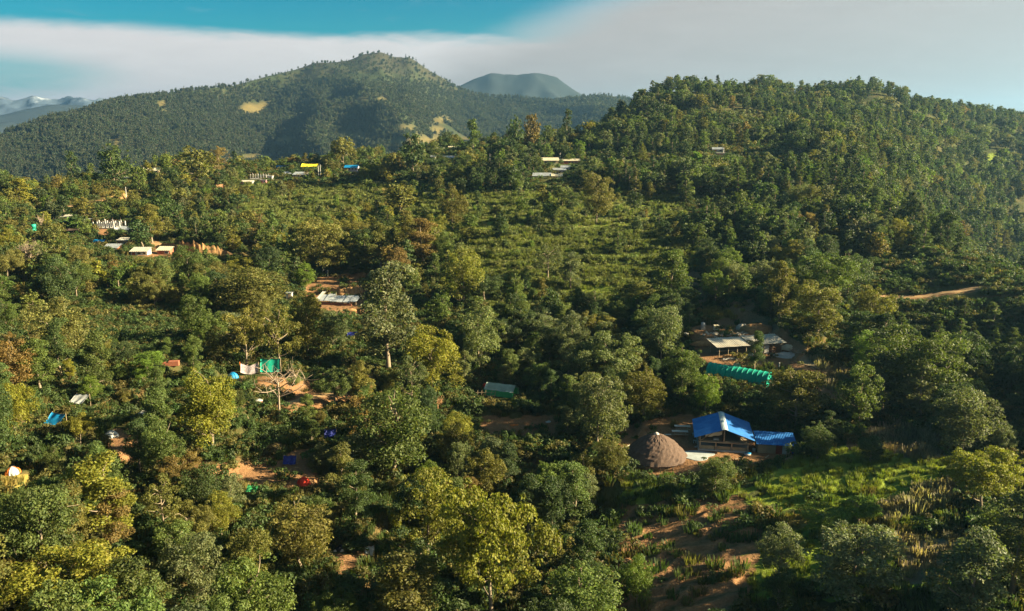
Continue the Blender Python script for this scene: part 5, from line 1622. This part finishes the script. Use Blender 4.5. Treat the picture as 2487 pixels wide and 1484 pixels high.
# ---- banana clumps
def banana(label, px, py, hpx, seed, nl=11):
    q, k = spot(px, py, None, 0.6)
    H = hpx * k
    r = np.random.default_rng(seed)
    e = thing('banana_plant', label, 'banana plant', q, r.random() * 6, 'banana plants around the houses')
    part(e, 'stem', S().rod((0, 0, -.2), (0, 0, H * .45), H * .05, 7, H * .03), 'banana')
    for i in range(nl):
        a = i / nl * 6.283 + r.normal(0, .2)
        L, up = H * r.uniform(.5, .7), r.uniform(.5, 1.2)
        P = []
        for t in np.linspace(0, 1, 7):
            rr_ = L * t * math.cos(up * (1 - t * .9)) * .9
            z = H * .42 + L * (t * math.sin(up) - 0.65 * t * t * (0.6 + 0.4 * r.random()))
            wd = L * .15 * math.sin(math.pi * (0.12 + 0.85 * t)) ** .7
            P.append([(rr_ * math.cos(a) - sgn * wd * math.sin(a), rr_ * math.sin(a) + sgn * wd * math.cos(a), z - abs(sgn) * wd * .35) for sgn in (-1, 0, 1)])
        part(e, 'leaf', S().sheet(P, 0.015), 'banana', True)
for i, (x, y, h, lab) in enumerate(((176, 562, 44, 'tallest banana plant in the left village clump'), (190, 564, 38, 'right-hand banana plant in the left village clump'), (166, 560, 34, 'left-hand banana plant in the left village clump'),
        (700, 452, 26, 'banana plant below the white ridge house'), (665, 455, 22, 'banana plant below the red and white shop'), (545, 440, 18, 'banana plant uphill of the rusty-roofed hut'), (800, 412, 20, 'banana plant beside the yellow tarpaulin'), (1385, 412, 12, 'banana plant beside the tin annex of the school'))):
    banana(lab, x, y, h, 200 + i)
for n_, x, y in (('orange earth cliff', 470, 600), ('right-hand dirt road', 2250, 722), ('golden field above the workshop', 1755, 768), ('terraced gardens', 1450, 620), ('red soil terraces', 1650, 1350), ('bright green crops', 2130, 1140), ('dry reed patch', 2190, 1080),
                 ('huge golden-green tree', 1195, 1450), ('big clumpy central tree', 950, 1130), ('tall amber tree', 1030, 640), ('glowing yellow-green tree', 515, 1085), ('broad yellow-green corner tree', 180, 1470), ('spreading golden tree', 2382, 1240), ('very tall silvery tree', 945, 895), ('big silvery corner tree', 2065, 1440),
                 ('pine plantation', 2280, 830), ('short dirt path', 1290, 800), ('left village road', 250, 525), ('bare soil strip', 580, 1150)):
    LAND.append((n_, ground(x, y)))

# the hillside itself, now that every pad is cut
me = np_mesh('ground', np.stack([GX, GY, ZG], -1), grid_quads(NA, NR), smooth=True)
VIEWS += [(2120, 708, 2250, 728, 222), (2250, 694, 2390, 726, 224)]
for nm, Mk in (('soil', M_SOIL), ('crop', np.maximum(M_CROP, M_OPEN * 0.52)), ('gold', M_GOLD), ('dry', M_DRY), ('riser', RISER)):
    attr(me, nm, blur(Mk))
link('ground', me, None, gm, kind='structure')

rm, N, p = new_mat('packed_dirt', 0.95, 0.1)
pos = N.n('ShaderNodeNewGeometry').outputs['Position']
N.put(p.inputs['Base Color'], N.mix(N.noise(pos, 0.9, 5, 0.65), (0.24, 0.14, 0.065), (0.46, 0.31, 0.16)))
for nm, P, half, lift in ROADS:
    T = np.gradient(P[:, :2], axis=0)
    T /= np.linalg.norm(T, axis=1)[:, None] + 1e-9
    S = np.stack([-T[:, 1], T[:, 0]], 1)
    offs = np.linspace(-1, 1, 7)
    V = []
    for i in range(len(P)):
        for o in offs:
            wv = half * (1 + 0.18 * math.sin(i * 0.9 + o) * abs(o))
            x, y = P[i, 0] + S[i, 0] * o * wv, P[i, 1] + S[i, 1] * o * wv
            V.append((x, y, float(hgt(x, y)) + lift + 0.05 * math.cos(o * 9) * (1 - abs(o))))
    link(nm, np_mesh(nm, V, grid_quads(len(P), 7), smooth=True), None, rm, kind='structure')


LAND = [L for L in LAND if len(L[0].split()) <= 6]
# ------------------------------------------------------------------ the rest of the woods, by the density seen in the photograph
r4 = np.random.default_rng(42)
def jitter_grid(r0, r1, cell, half_az):
    x = np.arange(-r1 * math.sin(half_az), r1 * math.sin(half_az), cell)
    y = np.arange(r0 * 0.6, r1, cell)
    X, Y = np.meshgrid(x, y)
    X = X.ravel() + r4.uniform(-0.46, 0.46, X.size) * cell
    Y = Y.ravel() + r4.uniform(-0.46, 0.46, Y.size) * cell
    R = np.hypot(X, Y)
    ok = (R >= r0) & (R < r1) & (abs(np.arctan2(X, Y)) < half_az)
    return X[ok], Y[ok]

hx_, hy_, hw_ = (np.array([s[i] for s in SPOTS]) for i in (0, 1, 4))
def occluded(px, top, base, halfw, dist):
    """would this growth hide something that the photograph shows?"""
    bad = np.zeros(px.shape, bool)
    for x0, y0, x1, y1, d in VIEWS:
        bad |= (r4.random(px.shape) < (0.92 if y1 - y0 < 24 else 1.0)) & (px + halfw * 0.8 > x0) & (px - halfw * 0.8 < x1) & (top < y1 - 0.2 * (y1 - y0)) & (base > y0) & (dist < d + 3)
    return bad

PLANT = [(2080, 740), (2487, 730), (2487, 900), (2330, 930), (2150, 870)]
HEAVY = r4
bands = [(66, 280, 5.5, math.radians(39)), (280, 540, 6.0, math.radians(37)), (540, 1000, 7.0, math.radians(37))]
for r0, r1, cell, ha in bands:
    X, Y = jitter_grid(r0, r1, cell, ha)
    Z = hgt(X, Y)
    px, py, dep = project(X, Y, Z)
    n = len(X)
    clear = sum(mask_at(M, X, Y) for M in (M_SOIL, M_CROP, M_GOLD, M_DRY))
    opn = mask_at(M_OPEN, X, Y) > 0.5
    H = r4.uniform(3.6, 10.5, n) * (1 + 0.25 * (r4.random(n) < 0.12))
    H = np.where(opn, r4.uniform(1.6, 4.2, n), H)
    H = np.where(opn & (r4.random(n) < 0.42), r4.uniform(4.6, 8.5, n), H)
    keep = (clear < 0.4) & (r4.random(n) < np.where(opn, np.where(mask_at(RISER, X, Y) > 0.35, 0.80, 0.20), 0.90))
    keep &= (px > -260) & (px < PW + 420)
    hill = (px > 1480) & (py < 620)
    lefty = px < 1150
    low = inpoly(px, py, [(1540, 1190), (1800, 1140), (1940, 1110), (2300, 1090), (2480, 1120), (2400, 1440), (2200, 1600), (1520, 1600)])   # field corner, few trees
    keep &= ~(low & (r4.random(n) < 0.86))
    keep &= ~inpoly(px, py, [(1880, 790), (2060, 790), (2120, 1000), (1960, 1000), (1900, 900)])
    keep &= ~((px > 2360) & (py > 1060) & (py < 1500) & (r4.random(n) < 0.8))
    H = np.where(low, H * 0.6, H)
    H = np.where((px > 1480) & (py < 620) & ~opn, np.maximum(H, r4.uniform(6, 12, n)), H)
    dens = fbm(X / 30, Y / 30, 3, 77)
    keep &= ~((dens < np.where(np.hypot(X, Y) > 280, 0.33, 0.41)) & ~hill)
    keep &= ~(hill & (fbm(X / 38, Y / 38, 3, 78) < 0.37))
    H = np.where(opn, H, H * (0.72 + 0.62 * fbm(X / 42, Y / 42, 3, 79)))
    # trees already singled out keep their room
    i_ok = np.nonzero(keep)[0]
    for i in i_ok:
        if np.any(np.hypot(hx_ - X[i], hy_ - Y[i]) < 0.42 * hw_ + 1.3):
            keep[i] = False
    dist = np.hypot(np.hypot(X, Y), Z - ZC)
    Wd = H * r4.uniform(0.62, 0.95, n)
    keep &= ~occluded(px, py - H * FP / dist, py, Wd * FP / dist / 2, dist)
    pine = inpoly(px, py, PLANT) | (hill & (r4.random(n) < 0.38))
    u = r4.random(n)
    for i in np.nonzero(keep)[0]:
        if opn[i] and H[i] < 4.5:
            kind = 'shrub'
        elif pine[i]:
            kind = 'pine'
        else:
            kind = 'round' if u[i] < 0.46 else 'tall' if u[i] < 0.90 else 'wide'
        w = Wd[i] * {'tall': 0.72, 'wide': 1.25, 'pine': 0.7, 'shrub': 1.05}.get(kind, 1.0)
        wts = (0.16, 0.36, 0.27, 0.08, 0.025, 0.045, 0.06) if lefty[i] else (0.44, 0.34, 0.09, 0.005, 0.005, 0.015, 0.105)
        if kind == 'shrub':
            wts = (0.08, 0.40, 0.15, 0.05, 0.02, 0.22, 0.08)
        c = 'dgoyabs'[r4.choice(7, p=wts)]
        if inpoly(px[i:i+1], py[i:i+1], PLANT)[0]:
            c = 'g'
            H[i] *= 0.8
        SPOTS.append((X[i], Y[i], Z[i], H[i], w, kind, c, None))

# rank by size in the picture: the largest become things of their own
def shown(s):
    px, py, _ = project(s[0], s[1], s[2])
    d = math.hypot(math.hypot(s[0], s[1]), s[2] - ZC)
    if not (-20 < px < PW + 20) or py - s[3] * FP / d > PH - 5 or py > PH + 90:
        return 0.0
    return s[3] * s[4] / d ** 2
hand = [s for s in SPOTS if s[7]]
rest = sorted((s for s in SPOTS if not s[7]), key=shown, reverse=True)
own, mass, count = list(hand), [], {'tree': len(hand), 'pine': 0, 'shrub': 0}
for s in rest:
    k = s[5] if s[5] in ('pine', 'shrub') else 'tree'
    if shown(s) > 0 and count[k] < {'tree': 290, 'pine': 60, 'shrub': 130}[k]:
        count[k] += 1
        own.append(s)
    else:
        mass.append(s)

# labels that tell one tree from its neighbours by the nearest landmark
ORD = ['', 'second', 'third', 'fourth', 'fifth', 'sixth', 'seventh', 'eighth', 'ninth', 'tenth', 'eleventh', 'twelfth']
LP = [(n_, project(*v)[:2], v) for n_, v in LAND]
named = {}
labels = {}
for idx, s in enumerate(own):
    if s[7]:
        labels[idx] = s[7]
        continue
    px, py, _ = project(s[0], s[1], s[2])
    best = min(LP, key=lambda L: math.hypot(L[1][0] - px, (L[1][1] - py) * 1.8))
    dx, dy = px - best[1][0], (py - best[1][1]) * 1.8
    rel = ('downhill of' if dy > 0 else 'uphill of') if abs(dy) > abs(dx) else ('left of' if dx < 0 else 'right of')
    if math.hypot(dx, dy) < 60:
        rel = 'close beside'
    d = math.hypot(dx, dy)
    hsz = s[3] if s[5] != 'shrub' else s[3] * 3
    size = 'small' if hsz < 6.6 else 'medium' if hsz < 8.6 else 'tall'
    word = {'pine': 'pine', 'shrub': 'shrub'}.get(s[5], 'tree')
    key = f"{size} {CNAME[s[6]]} {SHAPE[s[5]]} {word} {rel} {best[0]}"
    named.setdefault(key, []).append((d, idx))
for key, rows in named.items():
    rows.sort()
    for k_, (d, idx) in enumerate(rows):
        if len(key.split()) > 13 and k_:
            key = key.replace(' leafy', '').replace(' feathery', '').replace('-crowned', '')
            key = ' '.join(w for w in key.split() if w not in ('round', 'slender', 'spreading')) if len(key.split()) > 13 else key
        labels[idx] = key if k_ == 0 else f"{key}, {ORD[k_] if k_ < 12 else str(k_ + 1) + 'th'} from it"

NAME = {'pine': 'pine_tree', 'shrub': 'shrub'}
CATG = {'pine': 'pine tree', 'shrub': 'shrub'}
for idx, s in enumerate(own):
    x, y, z, H, w, kind, c, lab = s
    d = math.hypot(x, y)
    lib = LIB[kind] if d < 330 or kind not in MID else MID[kind]
    tm, cm, zt_, wt_ = lib[r4.integers(len(lib))]
    e = bpy.data.objects.new(NAME.get(kind, 'broadleaf_tree'), None)
    e.empty_display_size = 0.5
    COL.objects.link(e)
    e.location = (x, y, z - 0.1)
    e.rotation_euler = (0, 0, r4.random() * 6.283)
    e.scale = (w / wt_, w / wt_, H / zt_)
    e['label'] = labels[idx]
    e['category'] = CATG.get(kind, 'tree')
    e['group'] = {'pine': 'pines on the slopes', 'shrub': 'shrubs on the terraces'}.get(kind, 'broadleaf trees on the hillside')
    t = bpy.data.objects.new('trunk', tm)
    k = bpy.data.objects.new('crown', cm)
    for o in (t, k):
        COL.objects.link(o)
        o.parent = e
    j = r4.uniform(0.82, 1.2)
    base = PAL[c]
    k.color = (base[0] * j * r4.uniform(0.93, 1.06), base[1] * j, base[2] * j * r4.uniform(0.85, 1.2), 1)

# ------------------------------------------------------------------ instanced masses: woods, undergrowth, mountain forest
def fused(tm, cm):
    nv, nt = len(cm.vertices), len(tm.vertices)
    V = np.empty(nv * 3, np.float32)
    cm.vertices.foreach_get('co', V)
    T = np.empty(nt * 3, np.float32)
    tm.vertices.foreach_get('co', T)
    q1 = np.arange(nv).reshape(-1, 4)
    li = np.empty(len(tm.loops), np.int32)
    tm.loops.foreach_get('vertex_index', li)
    q2 = li.reshape(-1, 4) + nv
    me = np_mesh('massed_tree', np.concatenate([V, T]), np.concatenate([q1, q2]))
    tv = np.empty(nv * 4, np.float32)
    cm.attributes['tint'].data.foreach_get('color', tv)
    attr(me, 'tint', np.concatenate([tv, np.ones(nt * 4, np.float32)]), 'FLOAT_COLOR')
    me.materials.append(LEAF_INST)
    me.materials.append(BARK)
    me.polygons.foreach_set('material_index', np.concatenate([np.zeros(len(q1), np.int32), np.ones(len(q2), np.int32)]))
    return me

def mass_object(name, protos, P, rot, scl, idx, colr, **props):
    """one object whose points carry copies of the prototype meshes"""
    me = bpy.data.meshes.new(name)
    me.vertices.add(len(P))
    me.vertices.foreach_set('co', np.asarray(P, np.float32).ravel())
    attr(me, 'rot', rot, 'FLOAT_VECTOR')
    attr(me, 'scl', scl, 'FLOAT_VECTOR')
    attr(me, 'pick', idx, 'INT')
    attr(me, 'col', np.concatenate([colr, np.ones((len(P), 1))], 1), 'FLOAT_COLOR')
    o = link(name, me, None, None, **props)
    ng = bpy.data.node_groups.new(name, 'GeometryNodeTree')
    ng.interface.new_socket('Geometry', in_out='INPUT', socket_type='NodeSocketGeometry')
    ng.interface.new_socket('Geometry', in_out='OUTPUT', socket_type='NodeSocketGeometry')
    n = NT(ng)
    gi, go = n.n('NodeGroupInput'), n.n('NodeGroupOutput')
    jn = n.n('GeometryNodeJoinGeometry')
    for pm in reversed(protos):
        src = bpy.data.objects.new('proto_' + pm.name, pm)
        oi = n.n('GeometryNodeObjectInfo')
        oi.inputs['Object'].default_value = src
        g2 = n.n('GeometryNodeGeometryToInstance')
        n.L.new(oi.outputs['Geometry'], g2.inputs[0])
        n.L.new(g2.outputs[0], jn.inputs[0])
    def na(nm, dt):
        a = n.n('GeometryNodeInputNamedAttribute', data_type=dt)
        a.inputs[0].default_value = nm
        return a.outputs[0]
    ip = n.n('GeometryNodeInstanceOnPoints')
    n.L.new(gi.outputs[0], ip.inputs['Points'])
    n.L.new(jn.outputs[0], ip.inputs['Instance'])
    ip.inputs['Pick Instance'].default_value = True
    n.L.new(na('pick', 'INT'), ip.inputs['Instance Index'])
    er = n.n('FunctionNodeEulerToRotation')
    n.L.new(na('rot', 'FLOAT_VECTOR'), er.inputs[0])
    n.L.new(er.outputs[0], ip.inputs['Rotation'])
    n.L.new(na('scl', 'FLOAT_VECTOR'), ip.inputs['Scale'])
    n.L.new(ip.outputs[0], go.inputs[0])
    md = o.modifiers.new('copies', 'NODES')
    md.node_group = ng
    return o

def vary(c, n):
    return np.array(c) * r4.uniform(0.75, 1.25, (n, 1)) * (1 + r4.normal(0, 0.045, (n, 3)))

protos, where = [], {}
for lv, lib in (('near', LIB), ('mid', MID)):
    for kind, rows in lib.items():
        for i, (tm, cm, zt_, wt_) in enumerate(rows):
            where.setdefault((lv, kind), []).append((len(protos), zt_, wt_))
            protos.append(fused(tm, cm))
P, S, I, Cc = [], [], [], []
for s in mass:
    opt = where[('near' if math.hypot(s[0], s[1]) < 200 else 'mid', s[5])]
    i, zt_, wt_ = opt[r4.integers(len(opt))]
    P.append((s[0], s[1], s[2] - 0.1))
    S.append((s[4] / wt_, s[4] / wt_, s[3] / zt_))
    I.append(i)
    Cc.append(vary(PAL[s[6]], 1)[0])
rz = np.zeros((len(P), 3))
rz[:, 2] = r4.random(len(P)) * 6.283
mass_object('forest', protos, P, rz, S, I, np.array(Cc), kind='stuff', label='dense mixed broadleaf forest covering the ridge and hill', category='forest')

# undergrowth between the trees: small bushes, grass, reeds
def tuft(seed, n, h, w, spread):
    r = np.random.default_rng(seed)
    a, t = r.random(n) * 6.283, r.random(n) ** 0.5 * spread
    b = np.stack([np.cos(a) * t, np.sin(a) * t, np.zeros(n)], 1)
    lean = np.stack([np.cos(a) * r.uniform(0, .45, n), np.sin(a) * r.uniform(0, .45, n), np.ones(n)], 1) * (h * r.uniform(0.55, 1.1, n))[:, None]
    s = np.stack([-np.sin(a + r.normal(0, 1, n)), np.cos(a), np.zeros(n)], 1) * w
    V = np.stack([b - s * .5, b + s * .5, b + lean + s * .22, b + lean - s * .22], 1).reshape(-1, 3)
    me = np_mesh('grass_tuft', V, np.arange(n * 4).reshape(-1, 4))
    c = np.repeat(r.uniform(0.7, 1.3, n), 4)
    attr(me, 'tint', np.stack([c, c, c, np.ones(n * 4)], 1), 'FLOAT_COLOR')
    me.materials.append(LEAF_INST)
    return me
bush = []
for i in range(4):
    r = np.random.default_rng(60 + i)
    C = np.stack([r.normal(0, .5, 9), r.normal(0, .5, 9), r.uniform(.25, .85, 9)], 1)
    m_ = crown_mesh('bush', C, r.uniform(.25, .5, 9), 260, 0.26, r)
    m_.materials.append(LEAF_INST)
    bush.append(m_)
tufts = [tuft(80 + i, 70, 0.75, 0.11, 0.75) for i in range(3)]
n = 70000
rr = np.sqrt(r4.random(n) * (540 ** 2 - 62 ** 2) + 62 ** 2)
rr = np.where(r4.random(n) < 0.45, 62 + (rr - 62) * 0.45, rr)
aa = r4.uniform(math.radians(-36), math.radians(36), n)
X, Y = rr * np.sin(aa), rr * np.cos(aa)
Z = hgt(X, Y)
so, cr, go_, dr, op = (mask_at(M, X, Y) for M in (M_SOIL, M_CROP, M_GOLD, M_DRY, M_OPEN))
keep = (so < 0.5) | (r4.random(n) < np.where(mask_at(low_w, X, Y) > 0.5, 0.24, 0.10))
px, py, _ = project(X, Y, Z)
keep &= (py < PH + 60)
for nm, Pr, half, lift in ROADS:
    for p_ in Pr:
        keep &= np.hypot(X - p_[0], Y - p_[1]) > half + 0.3
dist = np.hypot(rr, Z - ZC)
keep &= ~occluded(px, py - 1.0 * FP / dist, py, 0.5 * FP / dist, dist)
for fx, fy, fr in FOOT:
    keep &= np.hypot(X - fx, Y - fy) > fr
X, Y, Z, so, cr, go_, dr, op = (v[keep] for v in (X, Y, Z, so, cr, go_, dr, op))
n = len(X)
grassy = (cr > .5) | (go_ > .5) | (dr > .5) | (r4.random(n) < 0.45)
lowz = mask_at(low_w, X, Y) > 0.5
grassy |= (op > .5) & (r4.random(n) < 0.75)
grassy |= lowz & (r4.random(n) < 0.75)
pick = np.where(grassy, 4 + r4.integers(0, 3, n), r4.integers(0, 4, n))
colr = vary((0.055, 0.085, 0.024), n)
colr = np.where((r4.random(n) < 0.3)[:, None], vary((0.11, 0.10, 0.03), n), colr)
colr = np.where((op > .5)[:, None], vary((0.115, 0.135, 0.034), n), colr)
colr = np.where((cr > .5)[:, None], vary((0.135, 0.165, 0.028), n), colr)
colr = np.where((go_ > .5)[:, None], vary((0.19, 0.16, 0.045), n), colr)
colr = np.where((dr > .5)[:, None], vary((0.22, 0.185, 0.12), n), colr)
sc_ = np.where(grassy, r4.uniform(0.8, 1.5, n), r4.uniform(0.6, 1.7, n))
sc_ = np.where(cr > .5, sc_ * 0.62, sc_)
sc_ = np.where(dr > .5, sc_ * 1.25, sc_) * (1 + np.clip((np.hypot(X, Y) - 200) / 300, 0, 1.2))
S = np.stack([sc_, sc_, sc_ * r4.uniform(0.8, 1.2, n)], 1)
rz = np.zeros((n, 3))
rz[:, 2] = r4.random(n) * 6.283
mass_object('undergrowth', bush + tufts, np.stack([X, Y, Z - 0.05], 1), rz, S, pick, colr, kind='stuff', label='bushes, grass and reeds covering the terraces between trees', category='undergrowth')

# forest on the far mountain
protos = [fused(t_, c_) for k_ in ('round', 'pine') for (t_, c_, _, _) in FAR[k_]]
X, Y, Z, TT, AA = MG
n = 150000
ia = r4.random(n) * (X.shape[0] - 1.01)
ir = (0.03 + 0.73 * r4.random(n)) * (X.shape[1] - 1.01)
def bil(G):
    i, j = ia.astype(int), ir.astype(int)
    u, v = ia - i, ir - j
    return (G[i, j] * (1 - u) + G[i + 1, j] * u) * (1 - v) + (G[i, j + 1] * (1 - u) + G[i + 1, j + 1] * u) * v
x, y, z, b = bil(X), bil(Y), bil(Z), bil(M_BARE)
patch = fbm(x / 160, y / 160, 4, 91)
px, py, _ = project(x, y, z)
top = np.clip((225 - py) / 35, 0, 1) * (px > 560)
keep = (b < 0.2) & (px > -250) & (px < 2000) & (patch > 0.20 + 0.18 * top) & (r4.random(n) < 1 - 0.82 * top)
x, y, z = x[keep], y[keep], z[keep]
n = len(x)
sz = r4.uniform(0.42, 0.95, n)
S = np.stack([sz, sz, sz * r4.uniform(0.9, 1.4, n)], 1)
rz = np.zeros((n, 3))
rz[:, 2] = r4.random(n) * 6.283
mass_object('mountain_forest', protos, np.stack([x, y, z - 0.5], 1), rz, S, r4.integers(0, len(protos), n), vary((0.040, 0.056, 0.026), n), kind='stuff', label='dark forest covering the slopes of the far mountain', category='forest')

# ------------------------------------------------------------------ the hazy air
hz = bpy.data.materials.new('hazy_air')
hz.use_nodes = True
hz.node_tree.nodes.clear()
N = NT(hz.node_tree)
ho = N.n('ShaderNodeOutputMaterial')
pv = N.n('ShaderNodeVolumePrincipled')
pv.inputs['Color'].default_value = (0.32, 0.64, 1.0, 1)
pv.inputs['Density'].default_value = 0.000105
pv.inputs['Anisotropy'].default_value = 0.6
N.L.new(pv.outputs[0], ho.inputs['Volume'])
x0, x1, y0, y1, z0, z1 = -7200, 7200, -600, 7700, -420, 420
V = [(x, y, z) for x in (x0, x1) for y in (y0, y1) for z in (z0, z1)]
me = np_mesh('haze', V, [(0, 1, 3, 2), (4, 6, 7, 5), (0, 4, 5, 1), (2, 3, 7, 6), (0, 2, 6, 4), (1, 5, 7, 3)])
link('haze', me, None, hz, kind='stuff')
